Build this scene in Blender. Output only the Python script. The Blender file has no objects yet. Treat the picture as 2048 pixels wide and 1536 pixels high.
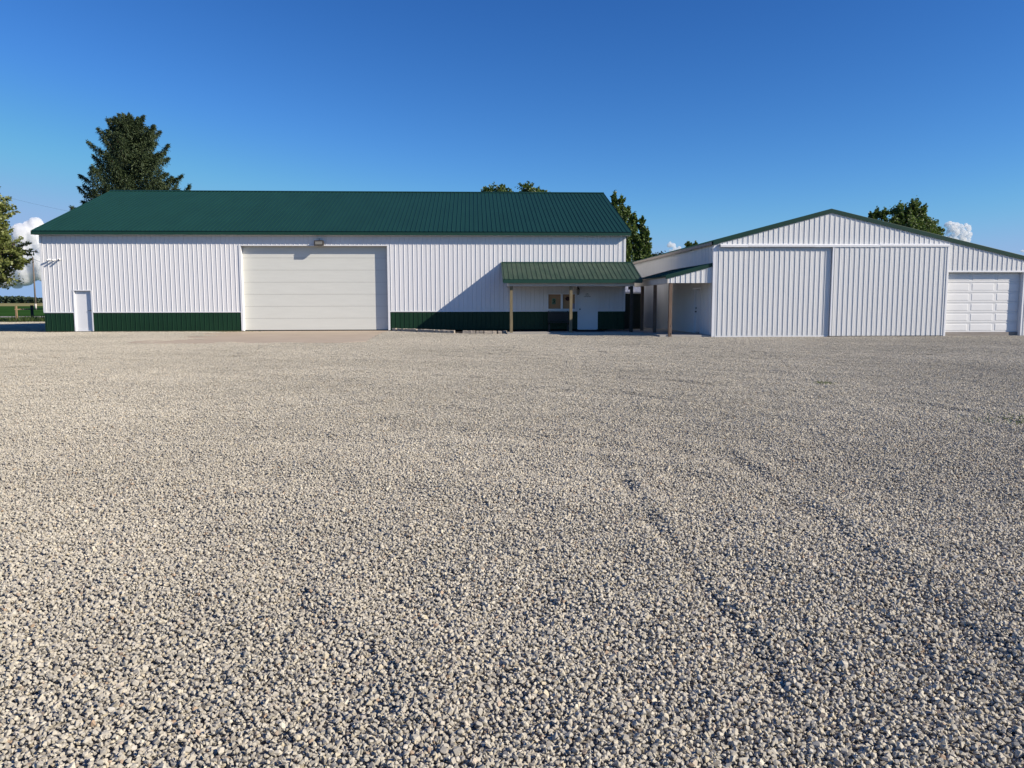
import bpy, bmesh, math, random
import numpy as np
from mathutils import Vector, Matrix

# ------------------------------------------------------------------ camera, sky, sun
S = bpy.context.scene
COL = S.collection
F, PITCH, ROLL, YAW, CH = 1556.3, 5.905, -0.129, 2.805, 1.337     # focal length in px of a 2048 px frame
cd = bpy.data.cameras.new('camera'); cam = bpy.data.objects.new('camera', cd); COL.objects.link(cam)
cd.sensor_width = 36; cd.lens = F / 2048 * 36; cd.clip_start = .05; cd.clip_end = 20000
RM = Matrix.Rotation(math.radians(-YAW), 3, 'Z') @ Matrix.Rotation(math.radians(90 - PITCH), 3, 'X') @ Matrix.Rotation(math.radians(ROLL), 3, 'Z')
cam.matrix_world = Matrix.Translation((0, 0, CH)) @ RM.to_4x4()
S.camera = cam

SUN = Vector((2.35, -1.0, 1.42)).normalized()
w = bpy.data.worlds.new('World'); S.world = w; w.use_nodes = True
nt = w.node_tree; bg = nt.nodes['Background']
sky = nt.nodes.new('ShaderNodeTexSky'); sky.sky_type = 'NISHITA'; sky.sun_disc = False
sky.sun_elevation = math.asin(SUN.z); sky.sun_rotation = math.atan2(SUN.x, SUN.y)
sky.altitude = 200; sky.air_density = 1.0; sky.dust_density = 0.1; sky.ozone_density = 2.0
tint = nt.nodes.new('ShaderNodeMix'); tint.data_type = 'RGBA'; tint.blend_type = 'MULTIPLY'; tint.inputs[0].default_value = 1
tint.inputs[7].default_value = (.80, 1.02, 1.45, 1)          # deep blue of a very clear evening sky
nt.links.new(sky.outputs[0], tint.inputs[6])
EXPO, SKYK = .35, .08
sep = nt.nodes.new('ShaderNodeSeparateColor'); comb = nt.nodes.new('ShaderNodeCombineColor'); nt.links.new(tint.outputs[2], sep.inputs[0])
for k_, (gam, mul) in enumerate(((1.7, 1.38), (1.43, 1.12), (1.22, .93))):      # steeper gradient towards the zenith
    p_ = nt.nodes.new('ShaderNodeMath'); p_.operation = 'POWER'; q_ = nt.nodes.new('ShaderNodeMath'); q_.operation = 'MULTIPLY'; r_ = nt.nodes.new('ShaderNodeMath'); r_.operation = 'MULTIPLY'
    q_.inputs[1].default_value = .1034; nt.links.new(sep.outputs[k_], q_.inputs[0]); nt.links.new(q_.outputs[0], p_.inputs[0]); p_.inputs[1].default_value = gam
    nt.links.new(p_.outputs[0], r_.inputs[0]); r_.inputs[1].default_value = mul / (SKYK * 2 ** EXPO)
    s_ = nt.nodes.new('ShaderNodeMath'); s_.operation = 'SMOOTH_MIN'; s_.inputs[1].default_value = (.30, .47, .76)[k_] / (SKYK * 2 ** EXPO); s_.inputs[2].default_value = .1 / (SKYK * 2 ** EXPO)
    nt.links.new(r_.outputs[0], s_.inputs[0]); nt.links.new(s_.outputs[0], comb.inputs[k_])
nt.links.new(comb.outputs[0], bg.inputs[0]); bg.inputs[1].default_value = SKYK
sd = bpy.data.lights.new('sun', 'SUN'); so = bpy.data.objects.new('sun', sd); COL.objects.link(so)
sd.energy = 4.9; sd.angle = math.radians(.53); sd.color = (1, .90, .76)
so.rotation_euler = SUN.to_track_quat('Z', 'Y').to_euler()
so.location = (60, -30, 40)
S.view_settings.view_transform = 'Standard'; S.view_settings.look = 'None'
S.view_settings.exposure = EXPO; S.view_settings.gamma = 1
S.render.engine = 'CYCLES'
S.cycles.max_bounces = 24; S.cycles.diffuse_bounces = 1; S.cycles.glossy_bounces = 3; S.cycles.transmission_bounces = 4
S.cycles.use_adaptive_sampling = True; S.cycles.adaptive_threshold = 0.006; S.cycles.volume_bounces = 24; S.cycles.sample_clamp_indirect = 4
S.cycles.use_denoising = True; S.cycles.denoiser = 'OPENIMAGEDENOISE'; S.cycles.denoising_input_passes = 'RGB_ALBEDO_NORMAL'; S.cycles.denoising_prefilter = 'ACCURATE'

R = random.Random(7); NR = np.random.default_rng(11)

def ray(px, py):
    v = RM @ Vector(((px - 1024) / F, (768 - py) / F, -1)); return v
def at(px, py, Y):                     # the world point on the plane y = Y seen at a photo pixel
    v = ray(px, py); t = Y / v.y; return Vector((v.x * t, Y, CH + v.z * t))
def onz(px, py, Z):
    v = ray(px, py); t = (Z - CH) / v.z; return Vector((v.x * t, v.y * t, Z))

# ------------------------------------------------------------------ materials
MATS = {}
def mat(name, col, rough=.6, metal=0, spec=.5, var=0., vscale=3., bump=0., bscale=30., col2=None, stretch=None, attr=None, transl=0., coat=0):
    m = bpy.data.materials.new(name); m.use_nodes = True; n = m.node_tree.nodes; l = m.node_tree.links
    b = n['Principled BSDF']
    b.inputs['Roughness'].default_value = rough; b.inputs['Metallic'].default_value = metal
    b.inputs['Specular IOR Level'].default_value = spec; b.inputs['Coat Weight'].default_value = coat
    b.inputs['Base Color'].default_value = (*col, 1)
    tc = n.new('ShaderNodeTexCoord'); src = tc.outputs['Object']
    if stretch:
        mp = n.new('ShaderNodeMapping'); mp.inputs['Scale'].default_value = stretch; l.new(src, mp.inputs[0]); src = mp.outputs[0]
    if var or col2:
        nz = n.new('ShaderNodeTexNoise'); nz.inputs['Scale'].default_value = vscale; nz.inputs['Detail'].default_value = 6
        nz.inputs['Roughness'].default_value = .65; l.new(src, nz.inputs['Vector'])
        mx = n.new('ShaderNodeMix'); mx.data_type = 'RGBA'
        rp = n.new('ShaderNodeValToRGB'); rp.color_ramp.elements[0].position = .35; rp.color_ramp.elements[1].position = .68
        l.new(nz.outputs[0], rp.inputs[0]); l.new(rp.outputs[0], mx.inputs[0])
        c2 = col2 or tuple(c * (1 - var) for c in col)
        mx.inputs[6].default_value = (*col, 1); mx.inputs[7].default_value = (*c2, 1)
        out = mx.outputs[2]
        l.new(out, b.inputs['Base Color'])
    if attr:                            # a per-face tone stored on the mesh scales the colour
        at_ = n.new('ShaderNodeAttribute'); at_.attribute_name = 'tone'
        m2 = n.new('ShaderNodeMix'); m2.data_type = 'RGBA'
        l.new(at_.outputs['Fac'], m2.inputs[0])
        m2.inputs[6].default_value = (*col, 1); m2.inputs[7].default_value = (*attr, 1)
        l.new(m2.outputs[2], b.inputs['Base Color']); last = m2.outputs[2]
        if transl:
            tr = n.new('ShaderNodeBsdfTranslucent'); ms = n.new('ShaderNodeMixShader'); ms.inputs[0].default_value = transl
            hs = n.new('ShaderNodeHueSaturation'); hs.inputs['Value'].default_value = 1.5; hs.inputs['Saturation'].default_value = 1.1
            l.new(last, hs.inputs['Color']); l.new(hs.outputs[0], tr.inputs[0])
            l.new(b.outputs[0], ms.inputs[1]); l.new(tr.outputs[0], ms.inputs[2])
            l.new(ms.outputs[0], n['Material Output'].inputs[0])
    if bump:
        nb = n.new('ShaderNodeTexNoise'); nb.inputs['Scale'].default_value = bscale; nb.inputs['Detail'].default_value = 4
        bp = n.new('ShaderNodeBump'); bp.inputs['Strength'].default_value = bump; bp.inputs['Distance'].default_value = .01
        l.new(src, nb.inputs['Vector']); l.new(nb.outputs[0], bp.inputs['Height']); l.new(bp.outputs[0], b.inputs['Normal'])
    MATS[name] = m; return m

mat('white_steel', (.80, .80, .81), .42, var=.025, vscale=1.2, stretch=(3, 3, .35))
mat('old_white_steel', (.77, .775, .77), .45, var=.05, vscale=1.5, stretch=(3, 3, .3))
mat('white_trim', (.84, .85, .87), .4, var=.04)
mat('green_roof', (.011, .052, .038), .48, spec=.25, var=.15, vscale=.9, stretch=(1, .4, .4))
mat('old_green_roof', (.028, .062, .038), .55, spec=.3, var=.35, vscale=1.6, col2=(.062, .095, .060), stretch=(1.5, .8, .8))
mat('pale_board', (.60, .57, .52), .7, var=.1, vscale=3)
mat('green_wall', (.009, .042, .020), .5, spec=.25, var=.15, vscale=1.5)
mat('green_fascia', (.012, .055, .034), .4, var=.15)
mat('dark_fascia', (.010, .045, .034), .5, spec=.25, var=.15)
mat('door_cream', (.71, .715, .66), .55, var=.05, vscale=2, stretch=(.6, 1, 5), bump=.08, bscale=40)
mat('door_white', (.82, .83, .85), .45, var=.03)
mat('panel_white', (.84, .84, .83), .4, var=.03)
mat('seam_dark', (.28, .28, .27), .8)
mat('seal', (.02, .02, .02), .8)
mat('post_wood', (.25, .205, .12), .85, col2=(.15, .12, .07), vscale=5, stretch=(5, 5, .5), bump=.3, bscale=30)
mat('brown_wood', (.19, .13, .095), .85, col2=(.12, .08, .058), vscale=5, stretch=(5, 5, .5), bump=.3, bscale=30)
mat('skirt_wood', (.10, .075, .04), .9, col2=(.05, .04, .022), vscale=4)
mat('grey_wood', (.34, .31, .28), .85, col2=(.25, .22, .19), vscale=4, stretch=(.5, 4, 4))
mat('fence_wood', (.36, .25, .14), .85, col2=(.26, .18, .10), vscale=4)
mat('shaded_wood', (.045, .04, .035), .85, col2=(.03, .027, .02), vscale=4)  # post and rail wood with shade put into its colour
mat('pole_wood', (.20, .16, .13), .9, col2=(.14, .11, .09), vscale=2)
mat('pole_guard', (.62, .56, .50), .8)
mat('concrete', (.50, .405, .30), .85, col2=(.44, .355, .26), vscale=.8, bump=.2, bscale=40)
mat('slab_concrete', (.46, .43, .38), .85, col2=(.38, .36, .32), vscale=1.2, bump=.2, bscale=40)
mat('soil', (.05, .038, .028), .95, col2=(.03, .024, .018), vscale=6, bump=.8, bscale=30)
mat('block', (.42, .37, .31), .9, col2=(.30, .26, .22), vscale=7, bump=.5, bscale=40)
mat('black_metal', (.012, .012, .012), .5)
mat('lamp_housing', (.05, .042, .035), .5)
mat('lens_glass', (.26, .245, .21), .15, var=.15, vscale=20)
mat('brass', (.35, .33, .30), .3, metal=1)
mat('blind', (.46, .28, .155), .8, var=.12, vscale=4)
mat('glass', (.05, .05, .05), .05)
mat('paper_green', (.20, .32, .22), .7)
mat('ink_green', (.01, .05, .03), .7)
mat('ink_maroon', (.04, .006, .008), .7)
mat('ink_black', (.012, .012, .014), .7)
mat('reflection_lilac', (.30, .28, .38), .7)  # colour of a reflection painted on the window
mat('mat_rubber', (.02, .018, .016), .95)
mat('leaf_broad', (.05, .09, .018), .5, attr=(.14, .20, .045), transl=.28)
mat('leaf_maple', (.10, .13, .03), .5, attr=(.27, .30, .09), transl=.30)
mat('leaf_spruce', (.016, .036, .015), .7, attr=(.075, .105, .030), transl=.10)
mat('far_leaf', (.018, .034, .016), .8, attr=(.030, .050, .022))
mat('bark', (.11, .085, .065), .95, var=.4, vscale=5, bump=.6, bscale=20)
mat('grass_blade', (.035, .075, .015), .6, attr=(.11, .14, .035), transl=.3)
mat('meadow', spec=.05, col=(.035, .065, .018), rough=.9, col2=(.055, .085, .025), vscale=.25)
mat('crop', spec=.0, col=(.022, .062, .016), rough=.9, col2=(.040, .10, .026), vscale=.05)
mat('wheat', spec=0, col=(.30, .26, .13), rough=.9, col2=(.24, .23, .11), vscale=.02)
mat('asphalt', (.06, .058, .056), .85, var=.2, vscale=1)
mat('road_dust', (.36, .33, .29), .9, var=.15, vscale=1)
mat('cloud_white', (.93, .93, .95), 1., spec=0)
mat('dark_green_boards', (.006, .016, .012), .6, var=.3, vscale=3, stretch=(1, 1, 4))
mat('wire', (.02, .02, .02), .6)

def stone_material():
    m = bpy.data.materials.new('limestone_gravel'); m.use_nodes = True; n = m.node_tree.nodes; l = m.node_tree.links
    b = n['Principled BSDF']; b.inputs['Roughness'].default_value = .85; b.inputs['Specular IOR Level'].default_value = .25
    a = n.new('ShaderNodeAttribute'); a.attribute_name = 'tone'
    oi = n.new('ShaderNodeObjectInfo')
    ad = n.new('ShaderNodeMath'); ad.operation = 'ADD'; l.new(a.outputs['Fac'], ad.inputs[0]); l.new(oi.outputs['Random'], ad.inputs[1])
    fr = n.new('ShaderNodeMath'); fr.operation = 'FRACT'; l.new(ad.outputs[0], fr.inputs[0])
    rp = n.new('ShaderNodeValToRGB'); cr = rp.color_ramp; cr.interpolation = 'LINEAR'
    st = [(0, (0.360, 0.330, 0.265)), (.10, (0.500, 0.464, 0.367)), (.28, (0.620, 0.577, 0.456)), (.45, (0.520, 0.489, 0.397)), (.60, (0.680, 0.633, 0.500)),
          (.75, (0.560, 0.525, 0.421)), (.88, (0.740, 0.695, 0.549)), (.95, (0.660, 0.577, 0.392)), (.97, (0.720, 0.690, 0.578)), (.99, (0.500, 0.350, 0.216)), (1, (0.380, 0.350, 0.294))]
    st = [(p, (.925 * c[0], .91 * c[1], .94 * c[2])) for p, c in st]
    cr.elements[0].position = st[0][0]; cr.elements[0].color = (*st[0][1], 1)
    cr.elements[1].position = 1; cr.elements[1].color = (*st[-1][1], 1)
    for p, c in st[1:-1]:
        e = cr.elements.new(p); e.color = (*c, 1)
    l.new(fr.outputs[0], rp.inputs[0])
    g = n.new('ShaderNodeNewGeometry')
    nz = n.new('ShaderNodeTexNoise'); nz.inputs['Scale'].default_value = 160; nz.inputs['Detail'].default_value = 3; l.new(g.outputs['Position'], nz.inputs['Vector'])
    mr = n.new('ShaderNodeMapRange'); mr.inputs[1].default_value = .3; mr.inputs[2].default_value = .7; mr.inputs[3].default_value = .78; mr.inputs[4].default_value = 1.08
    l.new(nz.outputs[0], mr.inputs[0])
    # broad damp and dusty patches of the lot
    n2 = n.new('ShaderNodeTexNoise'); n2.inputs['Scale'].default_value = .22; n2.inputs['Detail'].default_value = 5; l.new(g.outputs['Position'], n2.inputs['Vector'])
    m2 = n.new('ShaderNodeMapRange'); m2.inputs[1].default_value = .35; m2.inputs[2].default_value = .65; m2.inputs[3].default_value = .86; m2.inputs[4].default_value = 1.04
    l.new(n2.outputs[0], m2.inputs[0])
    mm = n.new('ShaderNodeMath'); mm.operation = 'MULTIPLY'; l.new(mr.outputs[0], mm.inputs[0]); l.new(m2.outputs[0], mm.inputs[1])
    vm = n.new('ShaderNodeVectorMath'); vm.operation = 'SCALE'; l.new(rp.outputs[0], vm.inputs[0]); l.new(mm.outputs[0], vm.inputs['Scale'])
    l.new(vm.outputs[0], b.inputs['Base Color'])
    MATS['stone'] = m
stone_material()
def lot_material():
    m = bpy.data.materials.new('packed_gravel'); m.use_nodes = True; n = m.node_tree.nodes; l = m.node_tree.links
    b = n['Principled BSDF']; b.inputs['Roughness'].default_value = .9; b.inputs['Specular IOR Level'].default_value = .2
    g = n.new('ShaderNodeNewGeometry')
    v = n.new('ShaderNodeTexVoronoi'); v.inputs['Scale'].default_value = 55; l.new(g.outputs['Position'], v.inputs['Vector'])
    rp = n.new('ShaderNodeValToRGB'); rp.color_ramp.elements[0].color = (.17, .155, .13, 1); rp.color_ramp.elements[1].color = (.42, .385, .32, 1)  # base kept dark so gaps between the stones look shadowed
    l.new(v.outputs['Color'], rp.inputs[0]); l.new(rp.outputs[0], b.inputs['Base Color'])
    bp = n.new('ShaderNodeBump'); bp.inputs['Strength'].default_value = 1; bp.inputs['Distance'].default_value = .012; bp.invert = True
    l.new(v.outputs['Distance'], bp.inputs['Height']); l.new(bp.outputs[0], b.inputs['Normal'])
    MATS['lot'] = m
lot_material()

# ------------------------------------------------------------------ object helpers
ORG = {}
def finish(o, parent, origin):
    COL.objects.link(o)
    if parent is not None: o.parent = parent
    ORG[o.name] = origin
def tag(o, label=None, cat=None, group=None, kind=None):
    if label: o['label'] = label
    if cat: o['category'] = cat
    if group: o['group'] = group
    if kind: o['kind'] = kind
    return o
def thing(name, loc, label, cat, group=None):
    o = bpy.data.objects.new(name, None); o.location = loc; o.empty_display_size = .3
    finish(o, None, Vector(loc)); return tag(o, label, cat, group)

class MB:
    def __init__(s): s.v = []; s.f = []; s.t = []; s.tone = []
    def quad(s, *p, tone=None):
        i = len(s.v); s.v += [tuple(q) for q in p]; s.f.append(tuple(range(i, i + len(p)))); s.tone.append(tone or 0.)
    def box(s, x0, x1, y0, y1, z0, z1):
        i = len(s.v); s.v += [(x, y, z) for z in (z0, z1) for y in (y0, y1) for x in (x0, x1)]
        for f in ((0, 2, 3, 1), (4, 5, 7, 6), (0, 1, 5, 4), (2, 6, 7, 3), (0, 4, 6, 2), (1, 3, 7, 5)):
            s.f.append(tuple(i + k for k in f)); s.tone.append(0.)
        return s
    def prism(s, poly, axis, a0, a1):   # poly in the two other axes, extruded along axis
        def P(u, v, a):
            return (a, u, v) if axis == 0 else (u, a, v) if axis == 1 else (u, v, a)
        n = len(poly); i = len(s.v)
        s.v += [P(u, v, a0) for u, v in poly] + [P(u, v, a1) for u, v in poly]
        s.f.append(tuple(i + k for k in range(n))); s.f.append(tuple(i + n + k for k in reversed(range(n)))); s.tone += [0., 0.]
        for k in range(n):
            s.f.append((i + k, i + n + k, i + n + (k + 1) % n, i + (k + 1) % n)); s.tone.append(0.)
        return s
    def tube(s, pts, rad, seg=8):
        pts = [Vector(p) for p in pts]; rings = []
        if not isinstance(rad, (list, tuple)): rad = [rad] * len(pts)
        for k, p in enumerate(pts):
            d = (pts[min(k + 1, len(pts) - 1)] - pts[max(k - 1, 0)]).normalized()
            a = d.orthogonal().normalized() if abs(d.z) > .9 else d.cross(Vector((0, 0, 1))).normalized(); b = d.cross(a)
            i = len(s.v); rings.append(i)
            for q in range(seg):
                t = 2 * math.pi * q / seg; s.v.append(tuple(p + rad[k] * (math.cos(t) * a + math.sin(t) * b)))
        for k in range(len(pts) - 1):
            for q in range(seg):
                s.f.append((rings[k] + q, rings[k] + (q + 1) % seg, rings[k + 1] + (q + 1) % seg, rings[k + 1] + q)); s.tone.append(0.)
        s.f.append(tuple(rings[0] + q for q in reversed(range(seg)))); s.f.append(tuple(rings[-1] + q for q in range(seg))); s.tone += [0., 0.]
        return s
    def frustum(s, x0, x1, z0, z1, y, d, ins):   # raised field on a face looking to -y
        a = [(x0, y, z0), (x1, y, z0), (x1, y, z1), (x0, y, z1)]
        b = [(x0 + ins, y - d, z0 + ins), (x1 - ins, y - d, z0 + ins), (x1 - ins, y - d, z1 - ins), (x0 + ins, y - d, z1 - ins)]
        i = len(s.v); s.v += a + b; s.f.append((i + 4, i + 5, i + 6, i + 7)); s.tone.append(0.)
        for k in range(4): s.f.append((i + k, i + (k + 1) % 4, i + 4 + (k + 1) % 4, i + 4 + k)); s.tone.append(0.)
        return s
    def build(s, name, m, parent=None, tones=False, smooth=False):
        o0 = ORG[parent.name] if parent is not None else Vector((0, 0, 0))
        me = bpy.data.meshes.new(name); me.from_pydata([(x - o0.x, y - o0.y, z - o0.z) for x, y, z in s.v], [], s.f)
        me.materials.append(MATS[m])
        if tones:
            a = me.attributes.new('tone', 'FLOAT', 'FACE'); a.data.foreach_set('value', s.tone)
        if smooth: me.polygons.foreach_set('use_smooth', [True] * len(me.polygons))
        me.update(); o = bpy.data.objects.new(name, me); finish(o, parent, o0); return o

def bevel(o, wd=.006):
    md = o.modifiers.new('bevel', 'BEVEL'); md.width = wd; md.segments = 2; md.limit_method = 'ANGLE'; return o

PITCHR = .2286
PROF = [(-.018, 0), (-.010, .019), (.010, .019), (.018, 0), (.066, 0), (.073, .0035), (.083, .0035), (.090, 0), (.138, 0), (.145, .0035), (.155, .0035), (.162, 0)]
def ribbed(mb, O, U, V, N, width, bot, top, phase=0., extra=(), hscale=1., wide=1.):
    """ribbed steel sheet: O origin, U across, V along the ribs, N outward; bot/top functions of u"""
    O, U, V, N = Vector(O), Vector(U), Vector(V), Vector(N)
    pts = []
    k = int(math.floor((0 - phase) / PITCHR)) - 1
    while phase + k * PITCHR < width + .3:
        for du, h in PROF:
            pts.append((phase + k * PITCHR + du * (wide if abs(du) < .03 else 1), h * hscale))
        k += 1
    pts.sort()
    us = [p[0] for p in pts]; hs = [p[1] for p in pts]
    def H(u): return float(np.interp(u, us, hs))
    keep = sorted(set([0., width] + [u for u in us if 1e-4 < u < width - 1e-4] + [e for e in extra if 0 < e < width]))
    i0 = len(mb.v)
    for u in keep:
        h = H(u)
        for t in (bot(u), top(u)):
            mb.v.append(tuple(O + U * u + V * t + N * h))
    for k in range(len(keep) - 1):
        a = i0 + 2 * k; mb.f.append((a, a + 2, a + 3, a + 1)); mb.tone.append(0.)
    return mb
def wallpanel(mb, x0, x1, z0, z1, y, phase_x=0., hscale=1., wide=1.):
    ph = (phase_x - x0) % PITCHR
    return ribbed(mb, (x0, y, 0), (1, 0, 0), (0, 0, 1), (0, -1, 0), x1 - x0, lambda u: z0, lambda u: z1 if not callable(z1) else z1(x0 + u), ph, hscale=hscale, wide=wide)

# ------------------------------------------------------------------ ground shape
def smooth(a, b, t):
    t = np.clip((t - a) / (b - a), 0, 1); return t * t * (3 - 2 * t)
_ns = [(NR.uniform(0, 6.28), NR.uniform(0, 6.28), 2 * math.pi / L, A) for L, A in ((6, .014), (3.7, .010), (2.3, .008), (1.4, .007), (.9, .006), (.6, .005), (.42, .004), (.8, .005)) for _ in range(2)]
RUTS = []
for pl, dep, wd in (([(1245, 965), (1283, 1024), (1345, 1103), (1400, 1180), (1481, 1273), (1523, 1330), (1560, 1400)], .023, .07),
                ([(1440, 900), (1600, 1010), (1720, 1110), (1883, 1240), (2028, 1347), (2200, 1480)], .022, .12),
                ([(1000, 905), (1180, 925), (1330, 950), (1500, 975)], .022, .20),
                ([(350, 775), (700, 745), (1100, 765), (1500, 830)], .020, .13),
                ([(900, 800), (1300, 758), (1800, 800), (2100, 860)], .020, .13),
                ([(500, 830), (700, 810), (900, 830), (1100, 850)], .020, .30),
                ([(560, 1180), (700, 1330), (830, 1500), (900, 1620)], .016, .12)):
    RUTS.append(([tuple(onz(x, y, -.2))[:2] for x, y in pl], dep, wd))
def gz(x, y):
    x = np.asarray(x, float); y = np.asarray(y, float)
    rise = smooth(28, 40, y)
    left = 1 - smooth(-4.5, 1.0, x)
    z = -.2 + rise * (.15 * left + .05 * (1 - left))
    z = z - .03 * smooth(8.5, 11, x) * rise
    und = np.zeros_like(z)
    for th, ph, k, A in _ns: und += .62 * A * np.sin(k * (x * math.cos(th) + y * math.sin(th)) + ph)
    z = z + und * (1 - .75 * smooth(24, 33, y))
    for pl, dep, wd in RUTS:
        dep = dep * ((.4 if dep > .021 else .3) + (.6 if dep > .021 else .7) * np.clip(.5 + .9 * np.sin(x * 2.1 + 1.3 * np.sin(y * 1.7)) * np.sin(y * 2.9 + x), 0, 1))
        for (ax, ay), (bx, by) in zip(pl, pl[1:]):
            dx, dy = bx - ax, by - ay; L2 = dx * dx + dy * dy; L = math.sqrt(L2)
            t = ((x - ax) * dx + (y - ay) * dy) / L2
            s = ((x - ax) * dy - (y - ay) * dx) / L           # signed distance, + to the right of travel
            m = smooth(-.08, .08, t) * (1 - smooth(.92, 1.08, t))
            sgn = 1 if dy < 0 else -1
            z = z - dep * m * np.exp(-(s / wd) ** 2) + .8 * dep * m * np.exp(-((s + sgn * 1.7 * wd) / (wd * .9)) ** 2)
    return z

# ------------------------------------------------------------------ setting: terrain
def sheet(name, xs, ys, zf, m, lab=None):
    X, Y = np.meshgrid(xs, ys); Z = zf(X, Y)
    nx, ny = len(xs), len(ys)
    v = np.stack([X, Y, Z], -1).reshape(-1, 3)
    i = np.arange(ny - 1)[:, None] * nx + np.arange(nx - 1)[None]
    f = np.stack([i, i + 1, i + 1 + nx, i + nx], -1).reshape(-1, 4)
    me = bpy.data.meshes.new(name); me.from_pydata(v.tolist(), [], f.tolist()); me.materials.append(MATS[m])
    me.polygons.foreach_set('use_smooth', [True] * len(me.polygons)); me.update()
    o = bpy.data.objects.new(name, me); finish(o, None, Vector((0, 0, 0))); o['kind'] = 'structure'; return o
def land(x, y): return -.24 + 2.2 * np.clip((y - 110) / 290, 0, 1) + 0 * x
sheet('ground', np.array([-3000, -1000, -300, -100, 0, 100, 300, 1000, 3000.]), np.array([-500, -50, 0, 50, 110, 150, 200, 250, 300, 400, 800, 1500, 4000.]), lambda x, y: land(x, y) - .02 - .02 * (y < 70), 'meadow')
xs = np.concatenate([np.arange(-60, -14, .8), np.arange(-14, 14, .12), np.arange(14, 46, .8)])
ys = np.concatenate([np.arange(-6, 1.5, .5), np.arange(1.5, 12, .09), np.arange(12, 30, .3), np.arange(30, 64.6, .8)])
sheet('gravel_lot', xs, ys, lambda x, y: gz(x, y) - .012, 'lot')
sheet('crop_field', np.array([-900, -400, -100, 200., 600]), np.array([109, 150, 200, 252.]), lambda x, y: land(x, y) + .03, 'crop')
sheet('wheat_field', np.array([-900, -400, -100, 200., 600]), np.array([252, 300, 350, 400, 460.]), lambda x, y: land(x, y) + .04, 'wheat')
sheet('road', np.array([-600, -100, 0, 300.]), np.array([93, 99.]), lambda x, y: land(x, y) + .012, 'asphalt')
sheet('road_shoulder', np.array([-600, -100, 0, 300.]), np.array([99.3, 108.]), lambda x, y: land(x, y) + .02, 'road_dust')

# ------------------------------------------------------------------ barn
D = 40.19; XL, XR = -21.44, 7.814
TR = .952
barn = thing('barn', (XL + 14.6, D + 8.5, -.05), 'long white ribbed steel barn with dark green roof, green base band and wide overhead door', 'barn')
gL, gR, gT = at(484.0, 575, D).x, at(776.0, 575, D).x, 4.262
dL, dR = at(148.6, 620, D).x, at(185.2, 620, D).x; dT = at(165, 580, D).z
oL, oR, oT, oB = at(1094, 600, D).x, at(1152.5, 600, D).x, at(1120, 586, D).z, at(1120, 621, D).z
eL, eR, eT = at(1155, 620, D).x, at(1195.5, 620, D).x, at(1175, 578.5, D).z
WT = 4.765
m = MB()
def W(x0, x1, z0, z1, y=D): wallpanel(m, x0, x1, z0, z1, y, phase_x=XL + .11)
W(XL, dL, TR, WT); W(dL, dR, dT, WT); W(dR, gL, TR, WT); W(gL, gR, gT, WT); W(gR, oL, TR, WT)
W(oL, oR, oT, WT); W(oR, eL, TR, WT); W(eL, eR, eT, WT); W(eR, XR, TR, WT)
for a, b, c, d in ((XL, dL, 0, WT), (dL, dR, dT, WT), (dR, gL, 0, WT), (gL, gR, gT, WT), (gR, oL, 0, WT), (oL, oR, oT, WT), (oL, oR, 0, oB), (oR, eL, 0, WT), (eL, eR, eT, WT), (eR, XR, 0, WT)):
    m.box(a, b, D + .003, D + .30, c, d)
DB = D + 17.1; RZ = 8.126 - .04; RY = 48.74
for x0, x1 in ((XL, XL + .2), (XR - .2, XR)):    # gable ends and the back wall
    m.prism([(D + .301, 0), (DB, 0), (DB, 4.72), (RY, RZ - .16), (D + .301, 4.80)], 0, x0, x1)
m.box(XL + .201, XR - .201, DB - .2, DB, 0, 4.7)
gab = lambda u: 4.78 + (RZ - .10 - 4.78) * (1 - abs(u - (RY - D)) / (RY - D))
ribbed(m, (XR + .003, D + .02, 0), (0, 1, 0), (0, 0, 1), (1, 0, 0), DB - D - .02, lambda u: TR, gab, .1, extra=(RY - D,))
ribbed(m, (XL - .003, DB, 0), (0, -1, 0), (0, 0, 1), (-1, 0, 0), DB - D - .02, lambda u: TR, lambda u: gab(DB - D - u), .1, extra=(DB - RY,))
barn_wall = m.build('wall', 'white_steel', barn)
for a, b in ((XL, dL), (dR, gL), (gR, eL), (eR, XR)):
    m = MB(); wallpanel(m, a, b, 0, TR - .02, D - .001, phase_x=XL + .11, hscale=.9); m.build('wainscot', 'green_wall', barn)
m = MB()
ribbed(m, (XR + .004, D + .02, 0), (0, 1, 0), (0, 0, 1), (1, 0, 0), 17, lambda u: 0, lambda u: TR - .02, .1)
m.build('wainscot', 'green_wall', barn); m = MB()
ribbed(m, (XL - .004, DB, 0), (0, -1, 0), (0, 0, 1), (-1, 0, 0), 17, lambda u: 0, lambda u: TR - .02, .1)
m.build('wainscot', 'green_wall', barn)
for a, b in ((XL - .02, dL), (dR, gL), (gR, eL), (eR, XR + .02)): m = MB(); m.box(a, b, D - .026, D + .002, TR - .03, TR + .012); m.build('trim', 'white_trim', barn)
for a, b in ((XL - .03, XL + .07), (XR - .07, XR + .03)): m = MB(); m.box(a, b, D - .03, D + .002, TR + .013, WT - .002); m.build('corner_trim', 'white_trim', barn)
for a, b in ((XL + .02, dL - .08), (dL - .06, dR + .02), (dR + .04, gL - .02)): m = MB(); m.box(a, b, D - .012, D + .03, -.25, -.004); m.build('skirt_board', 'skirt_wood', barn)
m = MB()
y0e, x0e, x1e = 39.88, XL - .24, XR + .24
m.box(x0e + .02, x1e - .02, y0e + .025, D - .001, WT + .001, WT + .03)
m.build('soffit', 'white_trim', barn)
m = MB(); m.box(x0e, x1e, y0e, y0e + .022, WT - .002, 4.935)
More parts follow.
